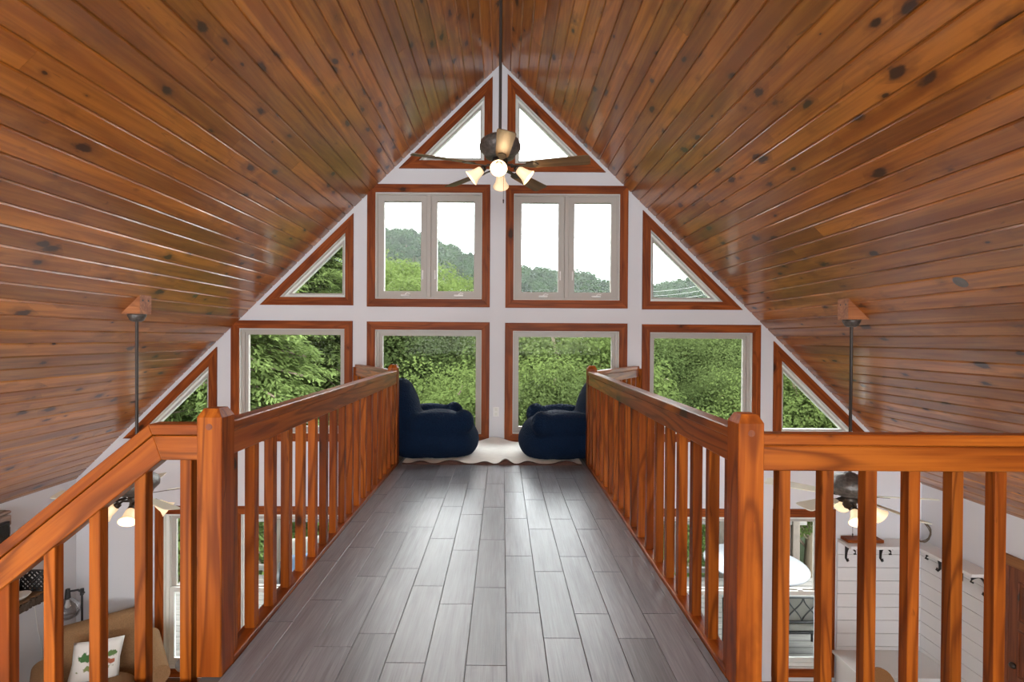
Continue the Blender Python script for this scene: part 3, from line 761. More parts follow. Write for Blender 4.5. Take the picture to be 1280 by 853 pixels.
x0_, x1_ = WP(1051, 668, DW)[0], WP(1095, 668, DW)[0]
tag(box('wooden_tray', ((x0_+x1_)/2, DW-.08, zs+.02), (x1_-x0_, .14, .036), M['casing'], None, .004), 'flat reddish wooden tray lying on the white corner shelf', 'tray')
wr = empty('wire_wreath', (XWR-.12, DW-.14, zs)); tag(wr, 'grey twig wreath leaning in the corner on the white shelf', 'wreath')
for k in range(7):
    rr = .105+.02*random.random(); ph = random.random()*6
    pts = [(math.cos(t)*rr*.8+.01*math.sin(3*t+ph), .02*math.sin(2*t+ph)+.03*math.sin(t), .145+math.sin(t)*rr) for t in [i*2*math.pi/26 for i in range(27)]]
    tube_obj('twig', pts, .004, M['bark'], wr, 5)
wr.rotation_euler = (0, 0, R(-25))
bn = empty('corner_bench', (4.5, 5.8, ZF)); tag(bn, 'low white built-in bench below the shiplap corner', 'bench')
xb0 = WP(1040, 820)[0]
box('seat_board', ((xb0+XWR)/2-.01, DW-.28, ZF+.385), (XWR-xb0-.02, .52, .035), M['shelf'], bn, .004)
box('front_panel', ((xb0+XWR)/2-.01, DW-.515, ZF+.184), (XWR-xb0-.06, .02, .366), M['shelf'], bn, .002)
box('side_panel', (xb0+.03, DW-.29, ZF+.184), (.02, .43, .366), M['shelf'], bn, .002)
# rattan chair whose back top shows
rc = empty('rattan_chair', (3.96, 4.95, ZF), R(20)); tag(rc, 'brown woven rattan chair back showing in front of the white bench', 'chair')
bk = []
for i in range(15):
    t = i/14*math.pi; bk.append((math.cos(t)*.24, .22, .45+.33*math.sin(t)**.6 if math.sin(t) > 0 else .45))
bm = bmesh.new()
A = [bm.verts.new((x, y+.10*((z-.45)/.33)-.012, z)) for x, y, z in bk]; B = [bm.verts.new((x, y+.10*((z-.45)/.33)+.012, z)) for x, y, z in bk]
bm.faces.new(A); bm.faces.new(B[::-1])
for i in range(15): bm.faces.new((A[i], A[(i+1) % 15], B[(i+1) % 15], B[i]))
obj('backrest', mesh_from_bm('backrest', bm, M['rattan']), rc)
obj('seat', box_mesh('seat', (.5, .46, .05), M['rattan'], .02, 3), rc, (0, 0, .43))
for sx in (-1, 1):
    for sy in (-1, 1):
        bm = bmesh.new(); cyl(bm, (sx*.21, sy*.19, 0), (sx*.2, sy*.18, .42), .016, .02, 10); obj('leg', mesh_from_bm('leg', bm, M['mantel']), rc)
# panelled door and its pine head trim on the right wall
dy0, dy1 = 4.25, 5.10; zd = -.985
dr = tag(empty('door_1', (XWR, (dy0+dy1)/2, ZF)), 'brown six-panel pine door in the right knee wall', kind='structure')
box('door_slab', (XWR-.012, (dy0+dy1)/2, (ZF+zd)/2), (.024, dy1-dy0, zd-ZF), M['door'], dr, .002)
for i, (pz0, pz1) in enumerate(((ZF+.2, ZF+.72), (ZF+.86, ZF+1.32), (ZF+1.42, zd-.12))):
    for (py0, py1) in ((dy0+.1, (dy0+dy1)/2-.05), ((dy0+dy1)/2+.05, dy1-.1)):
        rg = empty('panel_frame', (0, 0, 0)); bpy.data.objects.remove(rg)
        o = box('panel', (XWR-.027, (py0+py1)/2, (pz0+pz1)/2), (.008, py1-py0-.06, pz1-pz0-.06), M['door'], dr, .006)
        for (c, s) in (((XWR-.029, (py0+py1)/2, pz1), (.014, py1-py0, .02)), ((XWR-.029, (py0+py1)/2, pz0), (.014, py1-py0, .02)), ((XWR-.029, py0, (pz0+pz1)/2), (.014, .02, pz1-pz0)), ((XWR-.029, py1, (pz0+pz1)/2), (.014, .02, pz1-pz0))):
            box('panel_moulding', c, s, M['door'], dr, .004)
for yy in (dy0-.05, dy1+.05): box('door_casing', (XWR-.014, yy, (ZF+zd)/2), (.028, .095, zd-ZF), M['door'], dr, .003)
o = beam('head_casing', (XWR-.016, dy0-.1, zd+.055), (XWR-.016, dy1+.1, zd+.055), .032, .105, M['pine_light'], dr)
lathe_obj('door_knob', [(0, 0), (.028, 0), (.03, .02), (.02, .035), (0, .04)], M['bronze'], dr, rel((XWR-.024, dy1-.06, ZF+.95), dr), (0, R(-90), 0))

# ------------------------------------------------------------------ great room below, left corner
XWL = XR-XE
ac = empty('armchair', (-4.22, 5.38, ZF), R(40)); tag(ac, 'tan tweed armchair with rolled arms in the window corner', 'armchair')
# local: faces -y
obj('seat', blob_mesh('seat', [((0, -.05, .3), (.36, .42, .2)), ((0, -.1, .4), (.33, .4, .1))], M['fabric'], .025, 4), ac)
bm = bmesh.new(); bm_box(bm, (0, .36, .58), (.84, .2, .78)); bmesh.ops.bevel(bm, geom=bm.edges[:], offset=.085, segments=4, affect='EDGES', profile=.5)
for v in bm.verts: v.co.y += (v.co.z-.3)*.22
obj('backrest', mesh_from_bm('backrest', bm, M['fabric'], True), ac)
for sx in (-1, 1):
    bm = bmesh.new(); cyl(bm, (sx*.46, -.48, .62), (sx*.46, .34, .66), .105, .1, 20); bm_box(bm, (sx*.45, -.06, .35), (.15, .8, .5))
    bmesh.ops.bevel(bm, geom=[e for e in bm.edges if e.is_boundary is False and e.calc_length() > .4], offset=.006, segments=1, affect='EDGES')
    obj('arm', mesh_from_bm('arm', bm, M['fabric'], False), ac)
for sx in (-1, 1):
    for sy in (-1, 1): obj('leg', box_mesh('leg', (.05, .05, .1), M['mantel'], .004), ac, (sx*.36, sy*.34, .05))
def pillow_mat():
    m, nt, b, N, L = new_mat('printed_pillow'); tc = N('ShaderNodeTexCoord'); col = None
    def mixc(f, A, B):
        x = N('ShaderNodeMix'); x.data_type = 'RGBA'; L(f, x.inputs['Factor'])
        for s, v in (('A', A), ('B', B)):
            if isinstance(v, tuple): x.inputs[s].default_value = (*v, 1)
            else: L(v, x.inputs[s])
        return x.outputs['Result']
    nz = N('ShaderNodeTexNoise'); nz.inputs['Scale'].default_value = 22; nz.inputs['Detail'].default_value = 4; L(tc.outputs['Object'], nz.inputs['Vector'])
    base = (.78, .77, .73)
    for (c, s, colr) in (((-.06, 0, .05), (8.5, 1, 13), (.06, .16, .05)), ((.03, 0, .0), (11, 1, 16), (.3, .42, .42)), ((.08, 0, -.02), (9, 1, 22), (.4, .12, .06)), ((.0, 0, -.07), (5, 1, 24), (.22, .26, .1)), ((.12, 0, .05), (12, 1, 20), (.12, .22, .07))):
        sb = N('ShaderNodeVectorMath'); sb.operation = 'SUBTRACT'; sb.inputs[1].default_value = c; L(tc.outputs['Object'], sb.inputs[0])
        ml = N('ShaderNodeVectorMath'); ml.operation = 'MULTIPLY'; ml.inputs[1].default_value = s; L(sb.outputs[0], ml.inputs[0])
        ln = N('ShaderNodeVectorMath'); ln.operation = 'LENGTH'; L(ml.outputs[0], ln.inputs[0])
        a = N('ShaderNodeMath'); a.operation = 'MULTIPLY_ADD'; a.inputs[1].default_value = 1.6; L(nz.outputs['Fac'], a.inputs[0]); L(ln.outputs['Value'], a.inputs[2])
        r = N('ShaderNodeMapRange'); r.inputs['From Min'].default_value = 1.35; r.inputs['From Max'].default_value = 1.5; r.inputs['To Min'].default_value = 1; r.inputs['To Max'].default_value = 0; L(a.outputs[0], r.inputs['Value'])
        base = mixc(r.outputs['Result'], base, colr)
    L(base, b.inputs['Base Color']); b.inputs['Roughness'].default_value = .9
    return m
bm = bmesh.new(); n = 14
for sgn in (1, -1):
    g = [[None]*(n+1) for _ in range(n+1)]
    for i in range(n+1):
        for j in range(n+1):
            u, v = i/n*2-1, j/n*2-1; puff = ((1-u**4)*(1-v**4))**.6*.075
            pin = 1-.07*(1-abs(u*v))*max(abs(u), abs(v))**6
            g[i][j] = bm.verts.new((u*.22*pin, sgn*puff, v*.2*pin))
    for i in range(n):
        for j in range(n): bm.faces.new((g[i][j], g[i+1][j], g[i+1][j+1], g[i][j+1]))
bmesh.ops.remove_doubles(bm, verts=bm.verts, dist=.0005)
pl = obj('throw_pillow', mesh_from_bm('throw_pillow', bm, pillow_mat(), True))
pl.matrix_world = Matrix.Translation(ac.location) @ Matrix.Rotation(R(40), 4, 'Z') @ Matrix.Translation((-.03, .13, .68)) @ Matrix.Rotation(R(-20), 4, 'X') @ Matrix.Rotation(R(9), 4, 'Y')
tag(pl, 'white throw pillow printed with a green landscape on the armchair', 'pillow')
fl = empty('floor_lamp', (-4.93, 5.94, ZF)); tag(fl, 'black floor lamp with a clear glass globe behind the armchair', 'floor lamp')
lathe_obj('base', [(0, 0), (.14, 0), (.14, .012), (.03, .03), (0, .03)], M['black'], fl)
bm = bmesh.new(); cyl(bm, (.07, -.02, .02), (.07, -.02, 1.2), .011, seg=10); obj('pole', mesh_from_bm('pole', bm, M['black']), fl)
bm = bmesh.new(); tube(bm, [(.1, -.02, 1.17), (.03, -.03, 1.21), (-.07, -.05, 1.2)], .012, 8); cyl(bm, (-.07, -.05, 1.13), (-.07, -.05, 1.23), .03, .022, 12); cyl(bm, (.07, -.02, 1.15), (.07, -.02, 1.22), .02, seg=10)
obj('lamp_arm', mesh_from_bm('lamp_arm', bm, M['black']), fl)
def clear_mat():
    m, nt, b, N, L = new_mat('clear_globe'); nt.nodes.remove(b)
    t = N('ShaderNodeBsdfTransparent'); t.inputs[0].default_value = (.9, .9, .9, 1); g = N('ShaderNodeBsdfGlossy'); g.inputs['Roughness'].default_value = .05
    fr = N('ShaderNodeLayerWeight'); fr.inputs[0].default_value = .3; mx = N('ShaderNodeMixShader')
    L(fr.outputs['Facing'], mx.inputs[0]); L(t.outputs[0], mx.inputs[1]); L(g.outputs[0], mx.inputs[2]); L(mx.outputs[0], nt.nodes['Material Output'].inputs['Surface'])
    return m
M['clear'] = clear_mat()
lathe_obj('glass_globe', [(.028, 0), (.05, -.02), (.105, -.085), (.125, -.15), (.105, -.21), (.07, -.235), (.068, -.233), (.102, -.208), (.121, -.15), (.101, -.087), (.048, -.024), (.026, -.002)], M['clear'], fl, (-.07, -.05, 1.13), seg=26, close=True)
lathe_obj('bulb', [(0, -.03), (.015, -.03), (.018, -.05), (.03, -.09), (.02, -.115), (0, -.12)], M['white'], fl, (-.07, -.05, 1.13))
sd = empty('side_table', (-3.26, 5.48, ZF)); tag(sd, 'small round grey side table on thin legs by the tall window', 'side table')
lathe_obj('table_top', [(0, .66), (.19, .66), (.2, .665), (.2, .685), (.195, .69), (0, .69)], M['grey_top'], sd, seg=32)
for k in range(3):
    a = k*2*math.pi/3+.5; bm = bmesh.new(); cyl(bm, (math.cos(a)*.17, math.sin(a)*.17, 0), (math.cos(a)*.12, math.sin(a)*.12, .66), .01, seg=8); obj('leg', mesh_from_bm('leg', bm, M['black']), sd)
# live-edge shelf with bowl and lattice rack on the left wall
zls = P3(40, 733, 5.6).z
ls = empty('live_edge_shelf', (XWL, 5.335, zls-.1)); tag(ls, 'rough live-edge wooden shelf on the left wall', 'shelf')
box('shelf_board', (XWL+.125, 5.335, zls-.012), (.25, .44, .024), M['mantel'], ls, .004)
bm = bmesh.new()
for i in range(26):
    y = -.22+.44*i/25; bm_box(bm, (.248+.012*random.random(), y, .06-.03*random.random()), (.03, .024, .06+.03*random.random()))
for i in range(12): bm_box(bm, (.02+.24*i/11, .225, .06-.03*random.random()), (.026, .03, .06+.03*random.random()))
obj('bark_edge', mesh_from_bm('bark_edge', bm, M['liveedge']), ls)
tag(lathe_obj('bowl', [(0, .002), (.04, .002), (.08, .03), (.1, .05), (.095, .05), (.076, .034), (.038, .008), (0, .008)], M['white'], None, (XWL+.16, 5.29, zls), seg=24), 'small white bowl on the live-edge shelf', 'bowl')
rk = empty('lattice_rack', (XWL+.1, 5.47, zls)); tag(rk, 'black diamond lattice rack standing on the live-edge shelf', 'rack')
for k in range(6):
    a, b = -.11+.055*k, 0
    for sgn in (1, -1):
        p = [(-.09, 0), (.16, 0)]
        x0 = -.09+.05*k
        pts = [(x0, 0, .0), (min(max(x0+sgn*.25, -.09), .16), 0, min(.22, abs(min(max(x0+sgn*.25, -.09), .16)-x0)))]
        if (Vector(pts[0])-Vector(pts[1])).length > .03: tube_obj('lattice_bar', [Vector(q)+Vector((0, 0, .006)) for q in pts], .009, M['black'], rk, 6)
for k in range(4):
    for sgn in (1, -1):
        z0 = .05*(k+1); xa = -.09 if sgn > 0 else .16; l = min(.25, .22-z0)
        if l > .03: tube_obj('lattice_bar', [(xa, 0, z0), (xa+sgn*l, 0, z0+l)], .009, M['black'], rk, 6)
tube_obj('frame_bar', [(-.09, 0, .008), (-.09, 0, .225), (.16, 0, .225), (.16, 0, .008), (-.09, 0, .008)], .01, M['black'], rk, 6)
pts = [P3(28, 752, 5.63), P3(33, 768, 5.65), P3(38, 775, 5.66), P3(42, 790, 5.68), P3(50, 805, 5.72)]
for q in pts: q.x = XWL+.006
tag(tube_obj('white_cord', [(q.x, q.y+.0, q.z) for q in pts]+[(XWL+.006, 5.75, ZF+.3)], .004, M['white'], None, 5), 'thin white cord hanging down the wall below the live-edge shelf', 'cord')
# stone chimney at the far left with a dark screen
ch = empty('stone_chimney', (-5.0, 4.5, ZF)); tag(ch, 'reddish stone chimney breast at the left knee wall', 'chimney')
cx1, cy0, cy1 = -4.87, 3.6, 5.08; ctop = zroof(-5.15)+.0
box('core', ((XWL+cx1)/2-.02, (cy0+cy1)/2, (ZF+ctop)/2), (cx1-XWL-.06, cy1-cy0-.06, ctop-ZF), M['mortar'], ch)
z = ZF; rs = random.Random(5); ns = 0
while z < ctop-.03:
    h = min(rs.uniform(.07, .13), ctop-z); y = cy0
    while y < cy1-.01:
        l = min(rs.uniform(.14, .34), cy1-y); 
        if cy1-(y+l) < .08: l = cy1-y
        if y+l > cy1-.75:
            o = box('stone', (cx1-.025+rs.uniform(-.01, .01), y+l/2, z+h/2), (.07, l-.012, h-.012), M['stone'], ch, .012); ns += 1
        y += l
    box('stone', ((XWL+cx1)/2-.015, cy1-.02+rs.uniform(-.01, .01), z+h/2), (cx1-XWL-.05, .06, h-.012), M['stone'], ch, .012)
    z += h
tv = empty('television', (cx1+.03, 4.45, -1.1)); tag(tv, 'black flat television on the stone chimney', 'television')
box('television_body', (cx1+.045, 4.47, -.86), (.04, 1.06, .6), M['black'], tv, .006)
box('screen', (cx1+.067, 4.47, -.86), (.004, 1.02, .56), M['tv'], tv)

# ------------------------------------------------------------------ outside: deck
dk = tag(empty('deck_outside', (0, 8, ZF-.08)), 'weathered board deck outside the lower windows', kind='structure')
bmd = box_mesh('deck_board', (11.0, .14, .035), M['deck'], .003)
for i in range(18): obj('deck_board', bmd, dk, (0, DW+.26+.146*i-8, .0175))
drl = empty('deck_railing', (0, 9.05, ZF-.05)); tag(drl, 'pale wooden deck railing beyond the patio furniture', 'railing')
for i in range(9):
    x = -5.2+1.3*i; obj('deck_post', box_mesh('deck_post', (.12, .12, 1.1), M['deckpost'], .004), drl, (x, 0, .55))
for z in (.12, .98): beam('deck_rail', (-5.3, 9.05, ZF-.05+z), (5.4, 9.05, ZF-.05+z), .06, .09, M['deck'], drl)
mb = box_mesh('picket', (.04, .04, .86), M['deckpost'])
for i in range(36):
    if i % 5 != 0 or True: obj('picket', mb, drl, (-5.05+.29*i, 0, .55))
ZD = ZF-.045
pt = empty('patio_table', (3.95, 7.95, ZD)); tag(pt, 'round white patio table on the deck', 'table')
lathe_obj('table_top', [(0, .7), (.72, .7), (.75, .71), (.75, .73), (.73, .735), (0, .735)], M['tabletop'], pt, seg=40)
for k in range(4):
    a = k*math.pi/2+.6; tube_obj('leg', [(math.cos(a)*.5, math.sin(a)*.5, 0), (math.cos(a)*.3, math.sin(a)*.3, .35), (math.cos(a)*.45, math.sin(a)*.45, .7)], .018, M['black'], pt)
pb = empty('patio_bench', (3.72, 6.86, ZD)); tag(pb, 'black iron patio bench with looped lattice back and cream cushions', 'bench')
W_ = .62
for sx in (-1, 1):
    tube_obj('leg', [(sx*W_, -.2, 0), (sx*W_, -.2, .42), (sx*W_, -.24, .86)], .018, M['black'], pb)
    tube_obj('leg', [(sx*W_, .25, 0), (sx*W_, .25, .62), (sx*W_, -.2, .64)], .018, M['black'], pb)
for z, y in ((.86, -.24), (.52, -.205)): tube_obj('back_rail', [(-W_, y, z), (W_, y, z)], .016, M['black'], pb)
for k in range(6):
    xc = -W_+.1033+.2067*k
    for s in (1, -1): tube_obj('loop', [(xc+s*.1*math.cos(t), -.205-.035*(z-.52)/.34, z) for t, z in [(i/12*math.pi, .52+.34*i/12) for i in range(13)]], .009, M['black'], pb, 6)
obj('seat_cushion', box_mesh('seat_cushion', (1.2, .48, .09), M['cushion'], .03, 3), pb, (0, .03, .44))
obj('back_cushion', box_mesh('back_cushion', (1.2, .09, .36), M['cushion'], .03, 3), pb, (0, -.14, .68), (R(6), 0, 0))
obj('seat_frame', box_mesh('seat_frame', (1.24, .48, .03), M['black'], .004), pb, (0, .03, .375))
pc = empty('patio_chair', (-3.05, 7.9, ZD), R(20)); tag(pc, 'cream cushioned patio chair on the deck beyond the conifer-side window', 'chair')
obj('seat_cushion', box_mesh('seat_cushion', (.62, .6, .14), M['cushion'], .04, 3), pc, (0, 0, .4))
obj('back_cushion', box_mesh('back_cushion', (.62, .14, .55), M['cushion'], .05, 3), pc, (0, .3, .7), (R(-12), 0, 0))
obj('lumbar_cushion', box_mesh('lumbar_cushion', (.45, .12, .3), M['bluecush'], .05, 3), pc, (0, .18, .62), (R(-14), 0, 0))
for sx in (-1, 1):
    tube_obj('arm', [(sx*.36, -.28, 0), (sx*.36, -.28, .6), (sx*.36, .32, .62), (sx*.36, .36, 0)], .02, M['black'], pc)
obj('seat_frame', box_mesh('seat_frame', (.7, .62, .04), M['black'], .004), pc, (0, .01, .31))
pt2 = empty('patio_side_table', (-2.35, 7.6, ZD)); tag(pt2, 'white rectangular patio side table next to the cream patio chair', 'table')
obj('table_top', box_mesh('table_top', (.7, .6, .03), M['tabletop'], .005), pt2, (0, 0, .6))
for sx in (-1, 1):
    for sy in (-1, 1): obj('leg', box_mesh('leg', (.03, .03, .585), M['tabletop']), pt2, (sx*.31, sy*.26, .2925))

# ------------------------------------------------------------------ outside: land and forest
crest_dy = 8
crest_px = [(-200, 330), (200, 318), (400, 312), (443, 308), (481, 302), (505, 298), (529, 303), (548, 311), (575, 324), (598, 334), (640, 347), (690, 350), (730, 356), (765, 367), (800, 368), (860, 362), (900, 376), (1000, 385), (1500, 385)]
YC = 300.0
cxs = np.array([(p[0]-VX)/FPX*YC for p in crest_px]); czs = np.array([CZ+(VY-p[1]-crest_dy)/FPX*YC for p in crest_px])
def ground_z(x, y):
    near = -6.0-.16*max(0, min(y, 110)-9)
    if y <= 110: return near
    c = float(np.interp(x, cxs, czs)); t = (y-110)/(YC-110)
    if t <= 1: return near+(c-near)*(t*t*(3-2*t)*.55+t*.45)
    return c-(y-YC)*.25
bm = bmesh.new(); ys = [9.3, 14, 20, 30, 45, 60, 80, 100, 120, 140, 160, 180, 200, 220, 240, 260, 280, 300, 320, 360, 420]; nx = 60; rows = []
for y in ys: rows.append([bm.verts.new((x, y, ground_z(x, y))) for x in [(-1+2*i/nx)*(60+y*1.25) for i in range(nx+1)]])
for a, b in zip(rows, rows[1:]):
    for i in range(nx): bm.faces.new((a[i], a[i+1], b[i+1], b[i]))
tag(obj('ground', mesh_from_bm('ground', bm, M['ground'], True)), 'wooded valley and hillside beyond the house', kind='structure')

def quads_mesh(name, C, U, V, mat):
    """leaf cards: centres C, half-axes U and V (n x 3)"""
    n = len(C); co = np.empty((n, 4, 3)); co[:, 0] = C-U-V; co[:, 1] = C+U-V*.6; co[:, 2] = C+U*.9+V; co[:, 3] = C-U*.8+V
    me = bpy.data.meshes.new(name); me.from_pydata(co.reshape(-1, 3).tolist(), [], np.arange(n*4).reshape(n, 4).tolist()); me.materials.append(mat)
    return me
def rnd_dirs(g, n):
    v = g.normal(size=(n, 3)); return v/np.linalg.norm(v, axis=1, keepdims=True)
def leaf_cloud(seed, clumps, per, size, crown=(.3, .3, .42), cz=.56):
    """unit-height broadleaf crown: clumps on an ellipsoid, leaves around each clump"""
    g = np.random.default_rng(seed); C = []; Nn = []
    d = rnd_dirs(g, clumps); d[:, 2] = np.where(d[:, 2] < -.5, -d[:, 2], d[:, 2])
    rr = g.uniform(.55, 1.0, (clumps, 1)); cc = d*rr*np.array(crown)+np.array([0, 0, cz])
    for c in cc:
        s = g.uniform(.06, .135); k = rnd_dirs(g, per)*(g.uniform(.55, 1, (per, 1)))*s*np.array([1.15, 1.15, .8])
        C.append(c+k); Nn.append(k/s+np.array([0, 0, .6]))
    C = np.concatenate(C); nn = np.concatenate(Nn)+g.normal(size=C.shape)*.45; nn /= np.linalg.norm(nn, axis=1, keepdims=True)
    t = np.cross(nn, rnd_dirs(g, len(C))); t /= np.linalg.norm(t, axis=1, keepdims=True)+1e-9; b = np.cross(nn, t)
    s = g.uniform(.6, 1.2, (len(C), 1))*size
    return C, t*s, b*s*.75, cc
def trunk_mesh(name, cc, r=.018):
    bm = bmesh.new(); tube(bm, [(0, 0, 0), (.004, 0, .2), (-.004, .004, .45), (0, 0, .75)], r, 7)
    for c in cc[::7]:
        z0 = max(.2, c[2]-.2); tube(bm, [(0, 0, z0), (c[0]*.5, c[1]*.5, z0+.08), tuple(c)], r*.3, 5)
    return mesh_from_bm(name, bm, M['bark'], True)
def conifer(seed, n_br=150, per=46):
    g = np.random.default_rng(seed); C = []; U = []; V = []
    tips = []
    for i in range(n_br):
        h = .12+.86*(i/n_br)**.9; az = g.uniform(0, 2*math.pi); L_ = (.26*(1-h)**.75+.02)*g.uniform(.75, 1.15)
        d = np.array([math.cos(az), math.sin(az), 0]); side = np.array([-d[1], d[0], 0])
        t = g.uniform(.12, 1, per); drop = -.25*L_*t**1.6+.06*L_*t
        w = g.uniform(-1, 1, per)*L_*.42*(1-t*.75)
        p = np.array([0, 0, h])+d*(t*L_)[:, None]+side*w[:, None]+np.array([0, 0, 1])*(drop-np.abs(w)*.25)[:, None]+g.normal(size=(per, 3))*.004
        ax = d*.8+side*np.sign(w)[:, None]*.6+np.array([0, 0, -.35])+g.normal(size=(per, 3))*.25; ax /= np.linalg.norm(ax, axis=1, keepdims=True)
        nn = np.array([0, 0, 1])+g.normal(size=(per, 3))*.4; b = np.cross(nn, ax); b /= np.linalg.norm(b, axis=1, keepdims=True)
        C.append(p); U.append(ax*.0058*g.uniform(.7, 1.3, (per, 1))); V.append(b*.0017*g.uniform(.7, 1.3, (per, 1))); tips.append(np.array([d[0]*L_*.8, d[1]*L_*.8, h-.15*L_]))
    return np.concatenate(C), np.concatenate(U), np.concatenate(V), tips
kinds = {}
for key, args, mat in (('oak', (1, 120, 520, .0042), 'leafA'), ('oak2', (2, 130, 480, .0042), 'leafA'), ('maple', (3, 100, 540, .0048), 'leafB'), ('maple2', (4, 110, 500, .0048), 'leafB')):
    C, U, V, cc = leaf_cloud(*args); kinds[key] = (quads_mesh('crown', C, U, V, M[mat]), trunk_mesh('trunk', cc))
for key, sd_ in (('pine', 5), ('pine2', 6)):
    C, U, V, tips = conifer(sd_, 340, 220); bm = bmesh.new(); tube(bm, [(0, 0, 0), (0, 0, .5), (0, 0, .97)], .011, 7)
    for t in tips[::2]: tube(bm, [(0, 0, t[2]+.01), (t[0]*.5, t[1]*.5, t[2]+.015), tuple(t)], .0022, 4)
    kinds[key] = (quads_mesh('crown', C, U, V, M['leafC']), mesh_from_bm('trunk', bm, M['bark'], True))
LAB = {'oak': ('dark green broadleaf tree in the forest below the windows', 'tree', 'dark broadleaf trees'), 'maple': ('light green broadleaf tree in the forest below the windows', 'tree', 'light broadleaf trees'), 'pine': ('pale green conifer with layered boughs beyond the deck', 'tree', 'conifers beyond the deck')}
def tree(px, d, py_top, key, wide=1.0, rz=None):
    x = (px-VX)/FPX*d; zt = CZ+(VY-py_top)/FPX*d; zg = ground_z(x, d)-.2; h = zt-zg
    base = key.rstrip('2'); nm = {'oak': 'oak_tree', 'maple': 'maple_tree', 'pine': 'conifer_tree'}[base]
    t = empty(nm, (x, d, zg), random.uniform(0, 6.28) if rz is None else rz); l, c, g = LAB[base]; tag(t, l, c, g)
    t.scale = (h*wide, h*wide, h)
    obj('crown', kinds[key][0], t); obj('trunk', kinds[key][1], t)
near = [(300, 15, 150, 'pine', 1.0), (395, 19, 235, 'pine2', 1.0), (215, 15, 300, 'pine', 1.1), (345, 24, 260, 'pine2', 1.2), (120, 18, 330, 'maple', 1), (60, 20, 340, 'oak', 1),
        (440, 26, 330, 'pine', 1.1), (250, 22, 330, 'oak2', 1.0), (175, 24, 390, 'maple2', 1.1),
        (498, 20, 372, 'oak', 1.0), (560, 21, 384, 'oak2', 1.0), (530, 27, 352, 'maple2', 1.0), (480, 36, 322, 'maple', 1.0), (512, 40, 330, 'maple2', .9), (556, 38, 350, 'maple', 1.0), (600, 30, 368, 'oak', 1.1),
        (545, 12.5, 462, 'maple', 1.0), (584, 13.5, 480, 'maple2', .9), (620, 18, 420, 'oak2', 1.0),
        (668, 18, 402, 'maple2', 1.0), (715, 17, 396, 'maple', 1.1), (755, 21, 398, 'oak', 1.0), (690, 26, 390, 'oak2', 1.1), (740, 29, 392, 'maple2', 1.1), (655, 30, 388, 'oak', 1.2), (700, 13.5, 455, 'oak', 1.0), (665, 14.5, 450, 'maple', .9),
        (800, 25, 402, 'oak2', 1.1), (838, 22, 408, 'oak', 1.0), (880, 24, 404, 'oak2', 1.0), (925, 23, 406, 'oak', 1.0), (860, 32, 396, 'maple2', 1.0), (905, 34, 394, 'oak', 1.1), (830, 17, 468, 'pine2', 1.1), (890, 17, 455, 'oak2', .9), (935, 16, 470, 'maple', .9), (850, 14, 510, 'maple2', .9),
        (975, 19, 420, 'oak', 1.0), (1015, 16, 440, 'maple', 1.0), (1060, 17, 420, 'oak2', 1.0), (1110, 20, 420, 'oak', 1.0), (1000, 27, 400, 'oak2', 1.1), (1160, 24, 410, 'maple', 1.0), (1220, 22, 420, 'oak', 1.0)]
rt = random.Random(3)
for px in range(-60, 1361, 74):
    near.append((px+rt.uniform(-20, 20), rt.uniform(42, 58), (345 if px < 470 else 392)+rt.uniform(-8, 10) if not 470 <= px <= 620 else 366+rt.uniform(-6, 8), rt.choice(['oak', 'oak2', 'maple', 'maple2']), 1.15))
for t_ in near: tree(*t_)
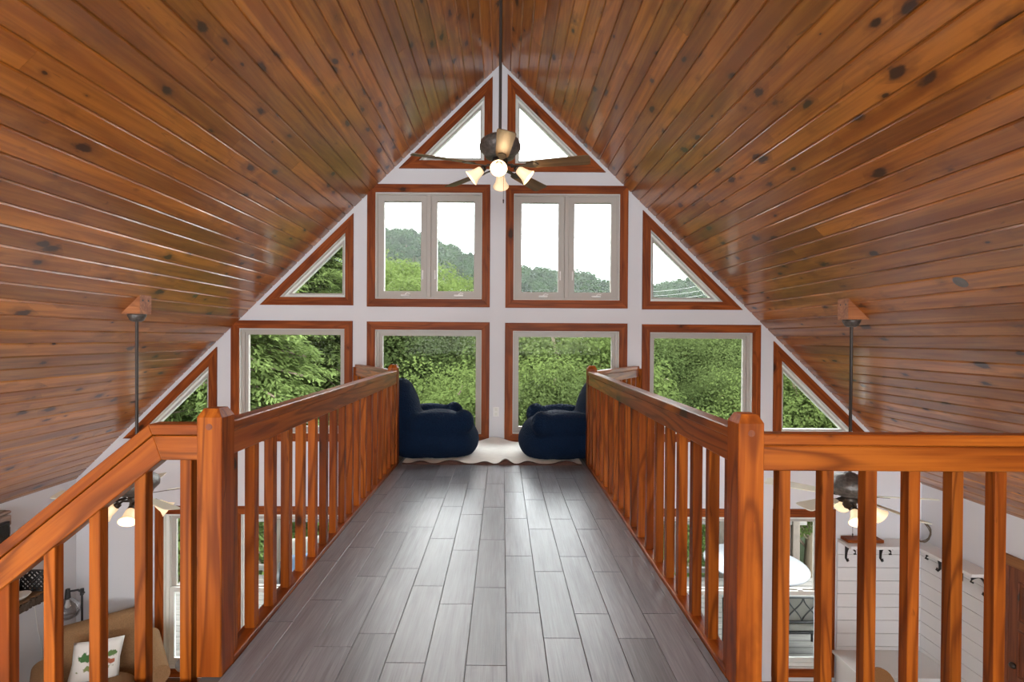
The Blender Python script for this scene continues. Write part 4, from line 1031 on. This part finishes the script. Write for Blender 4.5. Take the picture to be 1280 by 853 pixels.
# far hillside crowns
C, U, V, cc = leaf_cloud(21, 46, 26, .034, crown=(.36, .36, .42), cz=.52)
far_crown = quads_mesh('crown', C, U, V, M['leafF']); far_trunk = trunk_mesh('trunk', cc[:7], .02)
C2, U2, V2, _ = leaf_cloud(22, 26, 13, .055, crown=(.36, .36, .42), cz=.52)
rg_ = np.random.default_rng(9); stuffC, stuffU, stuffV = [], [], []; nfar = 0
views = [(470, 240, 606, 380), (640, 240, 775, 380), (805, 285, 895, 385), (350, 280, 440, 380)]
y = 302.0
while y > 120:
    step = 7.0
    for x in np.arange(-.36*y-60, .5*y+40, step):
        xx, yy = x+rg_.uniform(-3, 3), y+rg_.uniform(-3, 3); h = rg_.uniform(9, 14); z = ground_z(xx, yy)-1
        px, py = VX+FPX*xx/yy, VY-FPX*(z+h*.6-CZ)/yy
        if any(a <= px <= c and b <= py <= d for a, b, c, d in views) and nfar < 210 and (py < 350 or px > 640):
            t = empty('hillside_tree', (xx, yy, z), rg_.uniform(0, 6.28)); t.scale = (h, h, h); nfar += 1
            tag(t, 'small far tree on the wooded hillside', 'tree', 'far trees on the hillside')
            obj('crown', far_crown, t); obj('trunk', far_trunk, t)
        elif 300 < px < 1000:
            o3 = np.array([xx, yy, z]); stuffC.append(C2*h+o3); stuffU.append(U2*h); stuffV.append(V2*h)
    y -= 8.5
if stuffC:
    o = obj('hillside_forest', quads_mesh('hillside_forest', np.concatenate(stuffC), np.concatenate(stuffU), np.concatenate(stuffV), M['leafF']))
    tag(o, 'continuous forest canopy covering the far hillside', 'forest', kind='stuff')
m, nt, b, N, L = new_mat('valley_haze'); nt.nodes.remove(b)
vsn = N('ShaderNodeVolumeScatter'); vsn.inputs['Color'].default_value = (.95, .98, 1, 1); vsn.inputs['Density'].default_value = .00026; L(vsn.outputs[0], nt.nodes['Material Output'].inputs['Volume'])
hz_ = box('valley_haze', (0, 235, 20), (640, 330, 190), m); tag(hz_, 'thin white haze hanging over the far wooded hillside', 'haze', kind='stuff')
# power lines past the triangular window
pw = empty('power_lines', (40, 60, -6)); tag(pw, 'pale power lines crossing in front of the far hills', 'power lines')
for k in range(3):
    a = Vector((16, 58, 5.6+.5*k)); b = Vector((34, 66, 9.6+.7*k)); pts = []
    for i in range(13):
        t = i/12; p = a.lerp(b, t); p.z -= 1.6*4*t*(1-t)*.5; pts.append(p-pw.location)
    tube_obj('wire', pts, .007, M['white'], pw, 5)
tube_obj('pole', [(-24, -2, -9.5), (-24, -2, 13.3)], .14, M['bark'], pw, 8); tube_obj('pole', [(-6, 6, -9.5), (-6, 6, 18.5)], .14, M['bark'], pw, 8)
